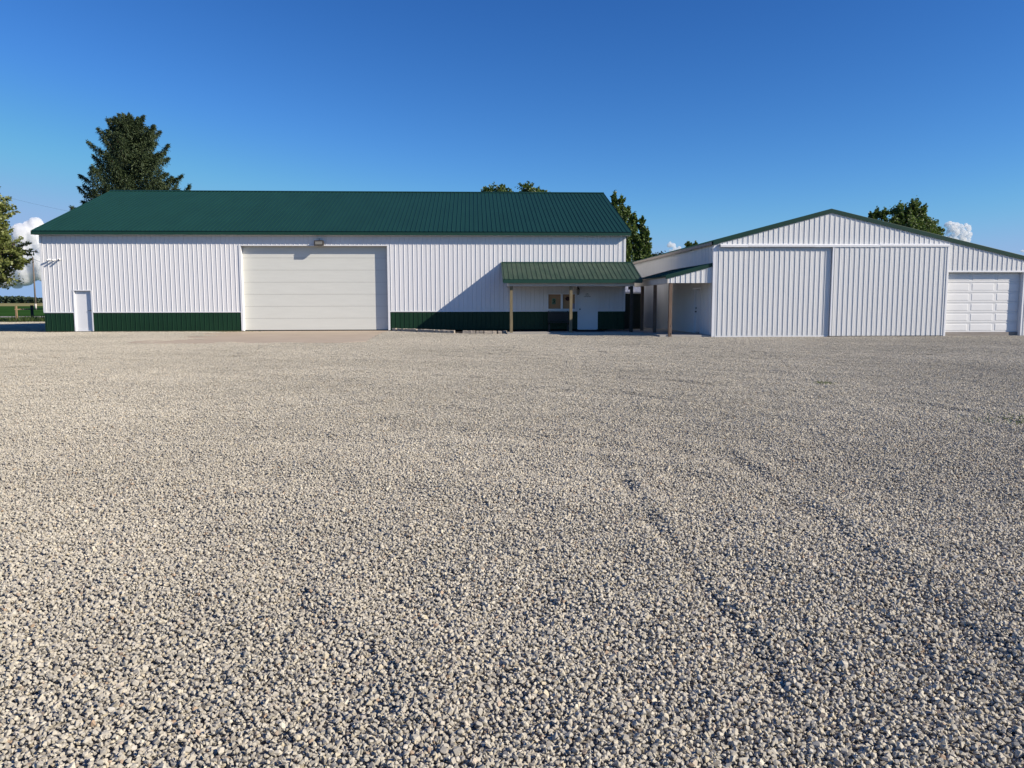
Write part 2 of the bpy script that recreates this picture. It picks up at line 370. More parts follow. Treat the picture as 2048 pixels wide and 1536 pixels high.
for s, x in ((-1, x0e), (1, x1e)):              # barge boards on the gable ends
    for ya, yb, za, zb in ((y0e, RY, 4.93, 8.10), (2 * RY - y0e, RY, 4.93, 8.10)):
        m.prism([(ya, za - .17), (yb, zb - .17), (yb, zb), (ya, za)], 0, x - .011, x + .011)
m.build('fascia', 'green_fascia', barn)
sl = Vector((0, RY - y0e, 8.126 - 4.956)); SL = sl.length; sv = sl.normalized()
m = MB()
ribbed(m, (x0e - .02, y0e - .03, 4.945), (1, 0, 0), sv, Vector((0, -sv.z, sv.y)), x1e - x0e + .04, lambda u: 0, lambda u: SL + .03, .06, hscale=1.3)
bv = Vector((0, -sv.y, sv.z))
ribbed(m, (x1e + .02, 2 * RY - y0e + .03, 4.945), (-1, 0, 0), bv, Vector((0, sv.z, sv.y)), x1e - x0e + .04, lambda u: 0, lambda u: SL + .03, .06, hscale=1.3)
m.prism([(y0e + .03, 4.93), (RY, 8.10), (2 * RY - y0e - .03, 4.93), (2 * RY - y0e - .03, 4.84), (RY, 8.01), (y0e + .03, 4.84)], 0, x0e + .02, x1e - .02)
m.build('roof', 'green_roof', barn)
m = MB()
for s in (-1, 1):
    m.prism([(RY, 8.165), (RY + s * .17, 8.165 - .17 * .358), (RY + s * .17, 8.155 - .17 * .358), (RY, 8.155)], 0, x0e - .03, x1e + .03)
m.build('ridge_cap', 'green_roof', barn)
# wide overhead door
rec = .245
m = MB(); hsec = (gT + .01) / 7
for k in range(7): m.box(gL - .05, gR + .05, D + rec, D + rec + .05, k * hsec + .004 + (.015 if k == 0 else 0), (k + 1) * hsec - .004)
od = m.build('overhead_door', 'door_cream', barn); bevel(od, .004)
m = MB(); m.box(gL - .04, gR + .04, D + rec + .02, D + rec + .06, .02, gT); m.build('joint', 'seam_dark', od)
m = MB(); m.box(gL, gR, D + rec - .004, D + rec + .06, -.03, .018); m.build('bottom_seal', 'seal', od)
m = MB(); m.box(gL - .002, gL + .012, D - .034, D + rec - .001, -.02, gT); m.box(gR - .012, gR + .002, D - .034, D + rec - .001, -.02, gT)
m.box(gL + .012, gR - .012, D - .034, D + rec - .001, gT - .012, gT)
m.box(gL - .09, gL - .003, D - .030, D - .0225, 0, gT + .03); m.box(gR + .003, gR + .09, D - .030, D - .0225, 0, gT + .03)
m.box(gL - .002, gR + .002, D - .033, D - .0225, gT + .001, gT + .035)
m.build('door_frame', 'white_trim', barn)
# person door at the left
m = MB(); m.box(dL + .04, dR - .04, D + .09, D + .135, .03, dT - .04); dd = m.build('door', 'door_white', barn); bevel(dd)
kx = dR - .12; kz = at(182, 621, D).z
m = MB(); m.tube([(kx, D + .09, kz), (kx, D + .03, kz)], .028, 10); m.tube([(kx, D + .035, kz), (kx - .11, D + .035, kz)], .011, 8); m.build('handle', 'brass', dd)
m = MB(); m.box(dL - .02, dL + .04, D - .024, D + .14, 0, dT); m.box(dR - .04, dR + .02, D - .024, D + .14, 0, dT); m.box(dL + .04, dR - .04, D - .024, D + .14, dT - .04, dT)
m.box(dL + .04, dR - .04, D + .02, D + .14, -.02, .028); m.build('door_frame', 'white_trim', barn)

# porch of the barn
px0, px1 = 1.44, 8.17; PY, PZ, PW = 37.69, 2.50, 3.41
m = MB(); pv = Vector((0, D - PY, PW - PZ)); PL = pv.length; pvn = pv.normalized()
ribbed(m, (px0, PY - .02, PZ - .005), (1, 0, 0), pvn, Vector((0, -pvn.z, pvn.y)), px1 - px0, lambda u: 0, lambda u: PL, .07, hscale=1.25)
m.prism([(PY + .03, PZ - .03), (D - .03, PW - .03), (D - .03, PW - .12), (PY + .03, PZ - .12)], 0, px0 + .01, px1 - .01)
m.build('porch_roof', 'old_green_roof', barn)
m = MB(); m.box(px0 - .01, px1 + .01, PY - .02, PY + .01, PZ - .185, PZ - .012)
for x in (px0 - .01, px1 + .012): m.prism([(PY - .02, PZ - .15), (D - .03, PW - .15), (D - .03, PW + .015), (PY - .02, PZ + .005)], 0, x - .012, x + .012)
m.box(px0, px1, D - .05, D - .022, PW - .05, PW + .045)
m.build('porch_fascia', 'green_fascia', barn)
PP = 37.98
m = MB(); bz0, bz1 = at(1100, 572.4, PP).z, at(1100, 567, PP).z
bxa, bxb = at(1016.5, 570, PP).x, at(1268, 570, PP).x
m.box(bxa, bxb, PP - .10, PP + .10, bz0, bz1 + .03); m.box(bxa, bxa + .10, PP + .10, D - .04, bz0 + .02, bz1 + .03); m.box(bxb - .10, bxb, PP + .10, D - .04, bz0 + .02, bz1 + .03)
m.build('porch_beam', 'pale_board', barn)
m = MB(); m.box(bxa + .1, bxb - .1, PP + .11, D - .04, bz1 - .06, bz1 - .03); m.build('porch_ceiling', 'grey_wood', barn)
for i, x in enumerate((1022.4, 1141.6, 1262.6)):
    c = at(x, 620, PP).x
    m = MB(); m.box(c - .07, c + .07, PP - .07, PP + .07, -.25, bz0 - .001)
    if i == 2: m.box(c - .16, c - .071, PP - .04, PP + .04, 2.0, 2.15)
    o = m.build('porch_post', 'post_wood' if i < 2 else 'shaded_wood', barn); bevel(o)  # right post darkened for the shade of the shed and canopy
    if i == 2: o['label'] = 'right porch post, coloured dark for the shade on it'
# window under the porch
m = MB(); fz = D - .05
mx0, mx1 = at(1121.3, 600, D).x, at(1125.6, 600, D).x
fw = .07
m.box(oL, oR, fz, D + .05, oB, oB + fw + .02); m.box(oL, oR, fz, D + .05, oT - fw, oT)
m.box(oL, oL + fw, fz + .002, D + .05, oB + fw + .02, oT - fw); m.box(oR - fw, oR, fz + .002, D + .05, oB + fw + .02, oT - fw)
m.box(mx0, mx1, fz + .002, D + .05, oB + fw + .02, oT - fw)
m.box(oL - .03, oR + .03, fz - .03, D, oB - .035, oB - .002)
wf = m.build('window', 'white_trim', barn); bevel(wf)
gz0, gz1 = oB + fw + .02, oT - fw
for a, b in ((oL + fw, mx0), (mx1, oR - fw)):
    m = MB(); m.box(a, b, D + .035, D + .045, gz0, gz1); m.build('blind', 'blind', wf)
m = MB(); pc = at(1108, 602, D + .03); m.box(pc.x - .10, pc.x + .09, D + .028, D + .032, pc.z - .17, pc.z + .14); m.build('notice', 'paper_green', wf)
m = MB()
for dx, dz, a, b in ((-.05, -.12, .02, .05), (.05, -.12, .02, .05), (0, -.06, .07, .018), (.0, .0, .05, .018), (-.045, .035, .018, .035), (.05, .03, .022, .03), (0, .075, .045, .018), (.03, -.015, .03, .02)):
    m.box(pc.x + dx - a, pc.x + dx + a, D + .024, D + .027, pc.z + dz - b, pc.z + dz + b)
m.build('notice_print', 'ink_green', wf)
pc = at(1136, 597.5, D + .03); m = MB()
for k in range(7):
    t = k * 2 * math.pi / 7 + .2; cx, cz = pc.x + .10 * math.cos(t), pc.z + .08 * math.sin(t)
    m.prism([(cx + .05 * math.cos(q * math.pi / 4), cz + .042 * math.sin(q * math.pi / 4)) for q in range(8)], 1, D + .026 - .0004 * k, D + .032)
m.prism([(pc.x + .08 * math.cos(q * math.pi / 4), pc.z + .07 * math.sin(q * math.pi / 4)) for q in range(8)], 1, D + .022, D + .032)
m.build('flower_sticker', 'ink_maroon', wf)
m = MB(); a = at(1144.7, 607, D).x; m.box(a, oR - fw - .001, D + .022, D + .034, gz0 + .001, at(1147, 607, D).z); m.build('pane_reflection', 'reflection_lilac', wf)  # patch standing in for a lilac reflection in the pane corner
# door under the porch
m = MB(); m.box(eL + .05, eR - .05, D + .012, D + .055, .03, eT - .05); ed = m.build('door', 'door_white', barn); bevel(ed)
for row, (yy, x0, x1, n) in enumerate(((587.6, 1171.5, 1177.5, 4), (590.2, 1170, 1179, 6), (593, 1168.2, 1181.2, 9))):
    z = at(1175, yy, D).z; X0, X1 = at(x0, yy, D).x, at(x1, yy, D).x; st = (X1 - X0) / n; hh = .022; m = MB()
    for k in range(n):
        a = X0 + k * st
        m.box(a, a + st * .22, D + .009, D + .0118, z - hh, z + hh); m.box(a + st * .24, a + st * .72, D + .009, D + .0118, z + hh * (.4 if k % 2 else -.9), z + hh * (.95 if k % 2 else -.3))
        if k % 3: m.box(a + st * .5, a + st * .72, D + .0085, D + .0117, z - hh, z + hh)
    m.build('lettering', 'ink_black', ed)
kp = at(1159.8, 618.3, D); m = MB(); m.tube([(kp.x, D + .012, kp.z), (kp.x, D - .03, kp.z)], .014, 8); m.tube([(kp.x, D - .03, kp.z), (kp.x, D - .065, kp.z)], [.034, .026], 10); m.build('handle', 'black_metal', ed)
m = MB(); m.box(eL, eL + .05, D - .024, D + .06, 0, eT); m.box(eR - .05, eR, D - .024, D + .06, 0, eT); m.box(eL + .05, eR - .05, D - .024, D + .06, eT - .05, eT); m.box(eL + .05, eR - .05, D - .01, D + .06, -.02, .028)
m.build('door_frame', 'white_trim', barn)

# wall lantern left of the door
lp = at(1155.5, 580, D)
lan = thing('wall_lantern', (lp.x, D - .02, lp.z), 'small dark lantern on the white wall between the window and the door under the porch', 'lamp')
m = MB(); m.box(lp.x - .035, lp.x + .035, D - .045, D - .02, lp.z - .02, lp.z + .22); m.tube([(lp.x, D - .04, lp.z + .18), (lp.x, D - .12, lp.z + .2), (lp.x, D - .16, lp.z + .12)], .012, 6)
m.tube([(lp.x, D - .16, lp.z + .12), (lp.x, D - .16, lp.z + .03)], [.02, .085], 6); m.build('bracket', 'black_metal', lan)
m = MB(); m.tube([(lp.x, D - .16, lp.z + .028), (lp.x, D - .16, lp.z - .22)], [.075, .055], 6); m.build('lamp_glass', 'lens_glass', lan)
m = MB(); m.tube([(lp.x, D - .16, lp.z - .222), (lp.x, D - .16, lp.z - .25)], [.06, .03], 6); m.build('base', 'black_metal', lan)

# floodlight above the overhead door
fp = at(637.5, 486, D - .22)
fl = thing('floodlight', (fp.x, D, fp.z), 'brown rectangular floodlight under the eave above the wide overhead door', 'lamp')
m = MB(); a, b, zt, zb = fp.x - .235, fp.x + .235, fp.z + .125, fp.z - .125
m.prism([(D - .24, zb), (D - .24, zt), (D - .20, zt + .012), (D - .07, zt - .03), (D - .06, zb + .06), (D - .20, zb - .012)], 0, a, b)
bevel(m.build('housing', 'lamp_housing', fl), .01)
m = MB(); m.box(a + .055, b - .055, D - .247, D - .242, zb + .055, zt - .05); m.build('lens', 'lens_glass', fl)
m = MB(); m.box(fp.x - .05, fp.x + .05, D - .06, D - .019, fp.z - .05, fp.z + .10); m.tube([(fp.x, D - .10, zt - .02), (fp.x, D - .08, zt + .10), (fp.x, D - .02, zt + .10)], .012, 6); m.build('bracket', 'lamp_housing', fl)

# three security cameras near the left corner
def sec_cam(px, py, dirx, label):
    p = at(px, py, D - .05); t = thing('security_camera', (p.x, D - .02, p.z), label, 'camera', 'security cameras on the barn wall')
    m = MB(); m.tube([(p.x, D - .018, p.z + .02), (p.x, D - .045, p.z + .02)], .045, 12); m.tube([(p.x, D - .04, p.z + .02), (p.x, D - .10, p.z)], .014, 8); m.build('mount', 'white_trim', t)
    d = Vector((dirx, -.9, -.25)).normalized(); c = Vector((p.x, D - .13, p.z))
    m = MB(); m.tube([c - d * .07, c + d * .10], .040, 12); m.build('housing', 'white_trim', t)
    m = MB(); m.tube([c + d * .1005, c + d * .112], .034, 12); m.build('lens', 'black_metal', t)
sec_cam(99.5, 519.5, -1.0, 'leftmost small white security camera, nearest the left corner of the barn')
sec_cam(109.5, 520, -.5, 'middle one of the three white security cameras on the barn wall')
sec_cam(120, 519, .2, 'rightmost of the three white security cameras high on the barn wall')

# bench under the window
bx0, bx1 = at(1097, 640, 39.4).x, at(1139, 640, 39.4).x
bn = thing('bench', ((bx0 + bx1) / 2, 39.6, -.08), 'dark slatted bench in the shade under the porch window', 'bench')
m = MB()
for k in range(5): m.box(bx0, bx1, 39.30 + k * .09, 39.37 + k * .09, .36, .385)
m.build('seat', 'black_metal', bn)
m = MB()
for k in range(6): m.box(bx0, bx1, 39.80, 39.825, .42 + k * .085, .49 + k * .085)
m.build('backrest', 'black_metal', bn)
for x in (bx0 + .02, bx1 - .07):
    m = MB(); m.box(x, x + .05, 39.31, 39.36, -.08, .36); m.build('leg', 'black_metal', bn)
    m = MB(); m.box(x, x + .05, 39.83, 39.88, -.08, .95); m.box(x, x + .05, 39.31, 39.83, .30, .355); m.build('leg', 'black_metal', bn)
# doormat
a, b = at(1151, 661, 39.4).x, at(1207, 661, 39.4).x
m = MB(); m.box(a, b, 38.95, 39.85, -.0795, -.058); o = bevel(m.build('doormat', 'mat_rubber')); tag(o, 'dark flat doormat on the slab in front of the porch door', 'doormat')

# slabs, apron, bed
m = MB(); m.prism([(-14.2, D + .2), (-13.6, 31.2), (-12.6, 30.7), (-5.1, 30.6), (-4.3, 31.3), (-4.25, D + .2)], 2, -.30, -.035)
# apron slopes down with the lot
o = m.build('concrete_apron', 'concrete'); o['kind'] = 'structure'
for v in o.data.vertices:
    if v.co.z > -.1: v.co.z = -.03 - .135 * max(0, min(1, (D - v.co.y) / 9.5))
m = MB(); m.box(1.62, 8.3, 37.62, D + .01, -.3, -.08); m.box(8.301, 10.60, 34.42, 43.0, -.3, -.082)
o = m.build('porch_slab', 'slab_concrete'); o['kind'] = 'structure'
edge = [tuple(at(x, y, Y))[:2] for x, y, Y in ((785, 660, 39.85), (812, 662, 39.5), (845, 664, 38.95), (880, 665, 38.5), (910, 666, 38.25), (940, 666, 38.15), (970, 666, 38.1), (1000, 665, 38.15), (1018, 664, 38.3))]
m = MB(); m.prism([(-4.2, D)] + [(x, y + .12) for x, y in edge] + [(1.60, D)], 2, -.2, -.075); o = m.build('flower_bed', 'soil'); o['kind'] = 'structure'
# edging blocks
seg = []
for (ax, ay), (bx, by) in zip(edge, edge[1:]): seg.append(math.hypot(bx - ax, by - ay))
tot = sum(seg); s = .12; k = 0; blocks = []
while s < tot - .05:
    acc = 0
    for q, L in enumerate(seg):
        if acc + L >= s: break
        acc += L
    t = (s - acc) / seg[q]; (ax, ay), (bx, by) = edge[q], edge[q + 1]
    blocks.append((ax + t * (bx - ax), ay + t * (by - ay), math.atan2(by - ay, bx - ax)))
    s += R.choice((.19, .24, .30, .26)) * .93
gi = int(len(blocks) * .62)
bmeshes = []
for v in range(4):
    me = bpy.data.meshes.new('edging_block'); bm = bmesh.new(); bmesh.ops.create_cube(bm, size=1)
    L = (.098, .112, .122, .105)[v]
    for q in bm.verts:
        q.co = Vector((q.co.x * 2 * L, q.co.y * .17, q.co.z * .15)) + Vector([R.uniform(-.012, .012) for _ in range(3)])
        if q.co.z > 0: q.co.x *= .9
    bmesh.ops.bevel(bm, geom=bm.edges[:], offset=.012, segments=1, affect='EDGES'); bm.to_mesh(me); bm.free(); me.materials.append(MATS['block']); bmeshes.append(me)
nb = len(blocks)
for i, (x, y, th) in enumerate(blocks):
    if gi <= i <= gi + 1: continue
    o = bpy.data.objects.new('edging_block', bmeshes[R.randrange(4)]); o.location = (x, y, float(gz(x, y)) + .085); o.rotation_euler = (R.uniform(-.08, .08), R.uniform(-.06, .06), th + R.uniform(-.1, .1))
    finish(o, None, Vector(o.location)); g = 'stone edging blocks round the bed in front of the barn'
    ORD = ('first second third fourth fifth sixth seventh eighth ninth tenth eleventh twelfth thirteenth fourteenth fifteenth sixteenth seventeenth eighteenth nineteenth twentieth').split()
    if i == 0: lb = 'edging block at the left end of the row, beside the concrete apron'
    elif i == nb - 1: lb = 'edging block at the right end of the row, against the lit porch post'
    elif i < gi: lb = '%s edging block from the concrete apron in the curved row beside the bed' % ORD[i]
    else: lb = '%s edging block from the lit porch post in the curved row beside the bed' % ORD[nb - i - 1]
    tag(o, lb, 'edging block', g)

# ------------------------------------------------------------------ gabled shed on the right
Y2 = 34.28; SX = 10.617
shed = thing('gable_shed', (SX + 5.3, Y2 + 10, -.18), 'white ribbed steel gable shed with two big sliding doors and green roof edge', 'shed')
ax = at(1663, 419, Y2); APX, APZ = ax.x, ax.z
EZ = at(1427, 484.5, Y2).z; RX = 26.6; RZ2 = APZ - (APX - SX) * 0 - (RX - APX) * ((APZ - at(2048, 513.5, Y2).z) / (at(2048, 513.5, Y2).x - APX))
slL = (APZ - EZ) / (APX - SX); slR = (APZ - RZ2) / (RX - APX)
def gtop(x): return (APZ - slL * (APX - x) if x < APX else APZ - slR * (x - APX)) - .10
MR = at(1888.5, 600, Y2).x                      # right edge of the main bay
oh0, oh1, ohT = at(1893.5, 600, Y2).x, at(2044, 600, Y2).x, at(1960, 543.5, Y2).z
T0 = at(1500, 493.5, Y2).z                      # underside of the track
BZ = 34 + 24.0                                  # back of the shed
m = MB()
def G(x0, x1, z0, z1): ribbed(m, (x0, Y2, 0), (1, 0, 0), (0, 0, 1), (0, -1, 0), x1 - x0, lambda u: z0, (lambda u: gtop(x0 + u)) if z1 is None else (lambda u: z1), (SX + .17 - x0) % PITCHR, extra=(APX - x0,), wide=1.15, hscale=1.15)
G(SX, MR, T0 - .1, None); G(MR, oh1, ohT, None); G(oh1, RX, -.2, None)
m.prism([(SX, T0 - .1), (MR, T0 - .1), (MR, ohT), (oh1, ohT), (oh1, -.2), (RX, -.2), (RX, gtop(RX) - .02), (APX, APZ - .12), (SX, EZ - .12)], 1, Y2 + .003, Y2 + .25)
m.box(MR - .05, oh0, Y2 + .003, Y2 + .25, -.2, ohT); m.box(SX, SX + .1, Y2 + .003, Y2 + .25, -.2, T0 - .1)
m.box(RX - .2, RX, Y2 + .251, BZ, -.2, gtop(RX) - .1)
m.prism([(SX, -.2), (RX, -.2), (RX, gtop(RX) - .1), (APX, APZ - .15), (SX, EZ - .15)], 1, BZ - .2, BZ)
m.build('front_wall', 'old_white_steel', shed)
# long side wall towards the barn, split round its small door
sdY0, sdY1 = 36.15, 37.15; sdT = 1.98; CEZ = EZ - .10
m = MB()
m.box(SX + .003, SX + .2, Y2 + .251, sdY0, -.2, CEZ); m.box(SX + .003, SX + .2, sdY1, BZ - .201, -.2, CEZ); m.box(SX + .003, SX + .2, sdY0, sdY1, sdT, CEZ)
def SW(ya, yb, z0, z1): ribbed(m, (SX, yb, 0), (0, -1, 0), (0, 0, 1), (-1, 0, 0), yb - ya, lambda u: z0, lambda u: z1, (yb - Y2 - .1) % PITCHR, hscale=1.5)
SW(sdY1, BZ, -.15, CEZ); SW(Y2 + .01, sdY0, -.15, CEZ); SW(sdY0, sdY1, sdT, CEZ)
m.build('side_wall', 'old_white_steel', shed)
m = MB(); m.box(SX + .05, SX + .09, sdY0 + .03, sdY1 - .03, -.05, sdT - .03); sd_ = m.build('side_door', 'door_white', shed)
m = MB(); m.tube([(SX + .05, sdY0 + .80, .93), (SX - .03, sdY0 + .80, .93)], .03, 8); m.build('handle', 'black_metal', sd_); m = MB(); m.tube([(SX + .05, sdY0 + .80, 1.10), (SX + .0, sdY0 + .80, 1.10)], .03, 8); m.build('lock', 'black_metal', sd_)
m = MB(); m.box(SX - .026, SX + .1, sdY0 - .04, sdY0 + .03, -.08, sdT + .0); m.box(SX - .026, SX + .1, sdY1 - .03, sdY1 + .04, -.08, sdT); m.box(SX - .05, SX + .1, sdY0 - .08, sdY1 + .08, sdT + .001, sdT + .09); m.build('door_frame', 'white_trim', shed)
m = MB(); m.box(SX - .03, SX + .12, Y2 - .03, Y2 + .002, -.18, EZ - .2); m.box(SX - .03, SX - .001, Y2 + .002, Y2 + .10, -.18, EZ - .2); m.build('corner_trim', 'white_trim', shed); m = MB()
m.box(MR + .01, MR + .07, Y2 - .03, Y2 + .002, -.18, T0 + .05); m.box(MR + .07, oh0 - .001, Y2 - .026, Y2 + .2, -.16, ohT - .001)
m.box(MR + .07, oh1 + .03, Y2 - .032, Y2 + .002, ohT - .02, ohT + .05); m.box(oh1 - .006, oh1 + .05, Y2 - .026, Y2 + .198, -.16, ohT - .021)
m.build('trim', 'white_trim', shed)
m = MB(); m.prism([(SX - .05, EZ - .12), (APX, APZ - .15), (RX + .1, RZ2 - .17), (RX + .1, RZ2 + .01), (APX, APZ + .02), (SX - .05, EZ + .04)], 1, Y2 - .055, Y2 - .030)
m.build('fascia', 'dark_fascia', shed)
m = MB()
for x0, z0, x1, z1 in ((SX - .12, EZ + .0, APX, APZ), (APX, APZ, RX + .15, RZ2 - .02)):
    v = Vector((x1 - x0, 0, z1 - z0)); L = v.length; v.normalize(); n = Vector((-v.z, 0, v.x))
    ribbed(m, (x0, Y2 - .05, z0 + .02), (0, 1, 0), v, n, BZ - Y2 + .3, lambda u: 0, lambda u: L, .05)
m.prism([(SX - .1, EZ - .035), (APX, APZ - .02), (RX + .1, RZ2 - .05), (RX + .1, RZ2 - .12), (APX, APZ - .09), (SX - .1, EZ - .10)], 1, Y2 - .028, BZ + .2)
m.build('roof', 'green_roof', shed)
m = MB(); m.box(SX - .13, SX - .11, Y2 - .02, BZ + .2, EZ - .12, EZ + .02); m.build('eave_trim', 'grey_wood', shed)
# sliding doors (the left one hangs behind the right one)
s0, s1, s2, s3 = SX + .10, at(1655, 600, Y2).x, at(1659.5, 600, Y2).x, MR + .0
gb = -.16
m = MB(); ribbed(m, (s0, Y2 - .035, 0), (1, 0, 0), (0, 0, 1), (0, -1, 0), s1 - s0 + .1, lambda u: gb, lambda u: T0 + .03, .13, wide=1.15, hscale=1.15); m.box(s0, s1 + .1, Y2 - .032, Y2 - .001, gb, T0 + .03)
dA = m.build('sliding_door', 'old_white_steel', shed); dA['label'] = 'left sliding door, hung behind the right one'
m = MB(); m.box(s0, s1, Y2 - .056, Y2 - .0535, gb - .02, gb + .045); m.build('bottom_rail', 'white_trim', dA)
m = MB(); ribbed(m, (s2, Y2 - .13, 0), (1, 0, 0), (0, 0, 1), (0, -1, 0), s3 - s2, lambda u: gb + .02, lambda u: T0 + .03, .10, wide=1.15, hscale=1.15); m.box(s2, s3, Y2 - .127, Y2 - .086, gb + .02, T0 + .03)
dB_ = m.build('sliding_door', 'old_white_steel', shed)
m = MB(); m.box(s2 - .012, s2 + .05, Y2 - .152, Y2 - .075, gb + .02, T0 + .02); m.build('edge_trim', 'white_trim', dB_); m = MB(); m.box(s3 - .05, s3 + .012, Y2 - .152, Y2 - .075, gb + .02, T0 + .02); m.build('edge_trim', 'white_trim', dB_)
m = MB(); tz = [at(1436, 0, Y2).x + .0, at(1491, 600, Y2).x, at(1622, 600, Y2).x, at(1751.5, 600, Y2).x, at(1889.5, 600, Y2).x]; tz[0] = at(1436, 600, Y2).x
for k in range(4):
    dz = (0, .012, .004, .022)[k]
    m.prism([(Y2 - .17, T0 - .02 + dz), (Y2 - .175, T0 + .07 + dz), (Y2 - .12, T0 + .105 + dz), (Y2 + .0, T0 + .11 + dz), (Y2 + .0, T0 + .09 + dz), (Y2 - .16, T0 + .075 + dz), (Y2 - .16, T0 - .02 + dz)], 0, tz[k] + .004, tz[k + 1])
m.build('door_track', 'white_trim', shed)
# overhead door of the lean-to bay
YD = Y2 + .20; ow = 3.52; o0 = oh1 + .03 - ow
m = MB(); hs = .455
for k in range(6):
    z0 = .0 + k * hs
    m.box(o0, oh1 + .04, YD, YD + .045, z0 + .003, z0 + hs - .003)
    for c in range(3):
        xa = o0 + c * ow / 3 + .07; xb = o0 + (c + 1) * ow / 3 - .07
        m.frustum(xa, xb, z0 + .06, z0 + hs - .085, YD - .0003, .011, .020)
    m.box(o0, oh1 + .04, YD - .016, YD - .0004, z0 + hs - .040, z0 + hs - .003)
od2 = m.build('overhead_door', 'panel_white', shed)
m = MB(); m.box(oh0 - .01, oh1 + .04, YD - .05, YD + .1, -.19, -.003); m.build('door_sill', 'grey_wood', shed)

# canopy leaning on the shed's side wall
CY = Y2 + .09; CX0 = 8.50; CZ1 = 3.33; csl = (at(1427, 527, CY).z - at(1328, 553.5, CY).z) / (at(1427, 527, CY).x - at(1328, 553.5, CY).x); CYB = 41.6
CZ0 = CZ1 = None
zw = at(1427, 526, CY).z; ze = zw - csl * (SX - CX0)
m = MB(); v = Vector((SX - CX0, 0, zw - ze)); L = v.length; v.normalize()
ribbed(m, (CX0, CY - .02, ze), (0, 1, 0), v, (-v.z, 0, v.x), CYB - CY + .02, lambda u: 0, lambda u: L - .03, .08)
m.prism([(CX0 + .02, ze - .015), (SX - .028, zw - .015), (SX - .028, zw - .07), (CX0 + .02, ze - .07)], 1, CY + .01, CYB - .01)
m.build('canopy_roof', 'green_roof', shed)
m = MB(); m.prism([(CX0 + .0, ze - .15), (SX - .03, zw - .16), (SX - .03, zw + .0), (CX0 + .0, ze + .0)], 1, CY - .045, CY - .022); m.build('canopy_fascia', 'dark_fascia', shed)
bt, bb = at(1290, 558, 40).z, at(1336, 566.5, CY).z
m = MB()
ib = at(1380, 566, CY).z; x_l = at(1336.5, 567, CY).x
ribbed(m, (x_l, CY - .0, 0), (1, 0, 0), (0, 0, 1), (0, -1, 0), SX - .03 - x_l, lambda u: ib, lambda u: zw - csl * (SX - x_l - u) - .08, .12, wide=1.15, hscale=1.15)
m.prism([(x_l, ib), (SX - .03, ib), (SX - .03, zw - .10), (x_l, zw - csl * (SX - x_l) - .10)], 1, CY + .003, CY + .09); m.build('canopy_infill', 'old_white_steel', shed)
m = MB(); m.box(x_l - .04, x_l - .001, CY - .02, CYB, ib - .02, ze - .03 + .03); m.box(x_l, x_l + .12, CY + .1, CYB - .05, ib - .02, ib + .16); m.build('canopy_beam', 'pale_board', shed)
kx_ = lambda px: at(px, 620, 1.).x
for i, px in enumerate((1340.2, 1309.6, 1284.3)):
    c = kx_(1340.2) * (CY + .08); Y = c / kx_(px); m = MB(); z1 = ib - .021; m.box(c - .072, c + .072, Y - .072, Y + .072, -.28, z1)
    o = m.build('canopy_post', 'brown_wood', shed); bevel(o)
    if i == 0:
        o['label'] = 'sunlit front canopy post with two dark knots'
        for zz in (.32, -.02): m = MB(); m.prism([(c + .012 + .022 * math.cos(q * math.pi / 4), zz + .04 * math.sin(q * math.pi / 4)) for q in range(8)], 1, Y - .076, Y - .071); m.build('knot', 'black_metal', o)

# low link building in the gap
LY = 43.6
link = thing('link_shed', (9.2, LY + 2, -.1), 'low link building in the gap between barn and shed, pale roof over a dark front', 'shed')
m = MB(); le = at(1262, 585, LY - .25).z
LX = at(1284, 620, LY).x
v = Vector((0, 4.0, 1.35)); L = v.length; v.normalize()
ribbed(m, (XR + .03, LY - .25, le + .03), (1, 0, 0), v, (0, -v.z, v.y), LX - XR - .03, lambda u: 0, lambda u: L, .05, hscale=1.5)
m.prism([(LY - .25, le + .02), (LY + 3.75, le + 1.37), (LY + 3.75, le + 1.27), (LY - .25, le - .03)], 0, XR + .04, LX); m.build('roof', 'white_steel', link)
m = MB(); m.box(XR + .04, LX - .05, LY, LY + .1, -.1, le - .05); m.build('front', 'dark_green_boards', link)
m = MB(); m.box(XR + .5, LX - .3, LY - .03, LY - .001, -.08, le - .25)
for k in range(4): m.box(XR + .5, LX - .3, LY - .042, LY - .031, .05 + k * .45, .42 + k * .45)
m.build('door', 'dark_green_boards', link)

# ------------------------------------------------------------------ gravel
def lotmask(x, y):
    k = np.ones(x.shape, bool)
    k &= ~((y > 40.05) & (x > XL - .05) & (x < 11))
    k &= ~((y > 34.30) & (x > SX - .02))
    k &= ~((x > 1.6) & (x < 8.35) & (y > 37.64)); k &= ~((x > 8.25) & (x < 10.7) & (y > 34.44))
    frag = .35 * np.sin(x * 3.1) + .2 * np.sin(x * 7.7 + 1) + .12 * np.sin(x * 17)
    al = -12.9 + (40.2 - y) * .09 + .5 * np.sin(y * 2.3) + .3 * np.sin(y * 5.1)
    k &= ~((x > al) & (x < -4.28) & (y > 30.75 + frag * (.35 + .65 * (x < -9)) - .0 * (x < -9)) & ((x < -4.9) | (y > 31.4)))
    ex = np.array([e[0] for e in edge]); ey = np.array([e[1] for e in edge])
    k &= ~((x > -4.25) & (x < 1.65) & (y > np.interp(x, ex, ey) + .02))
    k &= y < 64
    return k
def lattice(y0, y1, sp, jit, slope=.70, marg=1.6, xclip=None):
    ysr = np.arange(y0, y1, sp); out = []
    for y in ysr:
        hw0 = slope * y + marg; c = y * math.tan(math.radians(YAW))
        x = np.arange(c - hw0, c + hw0, sp); out.append(np.stack([x + NR.uniform(-jit, jit, len(x)), y + NR.uniform(-jit, jit, len(x))], -1))
    p = np.concatenate(out); return p[lotmask(p[:, 0], p[:, 1])]
protos = bpy.data.collections.new('gravel_forms')
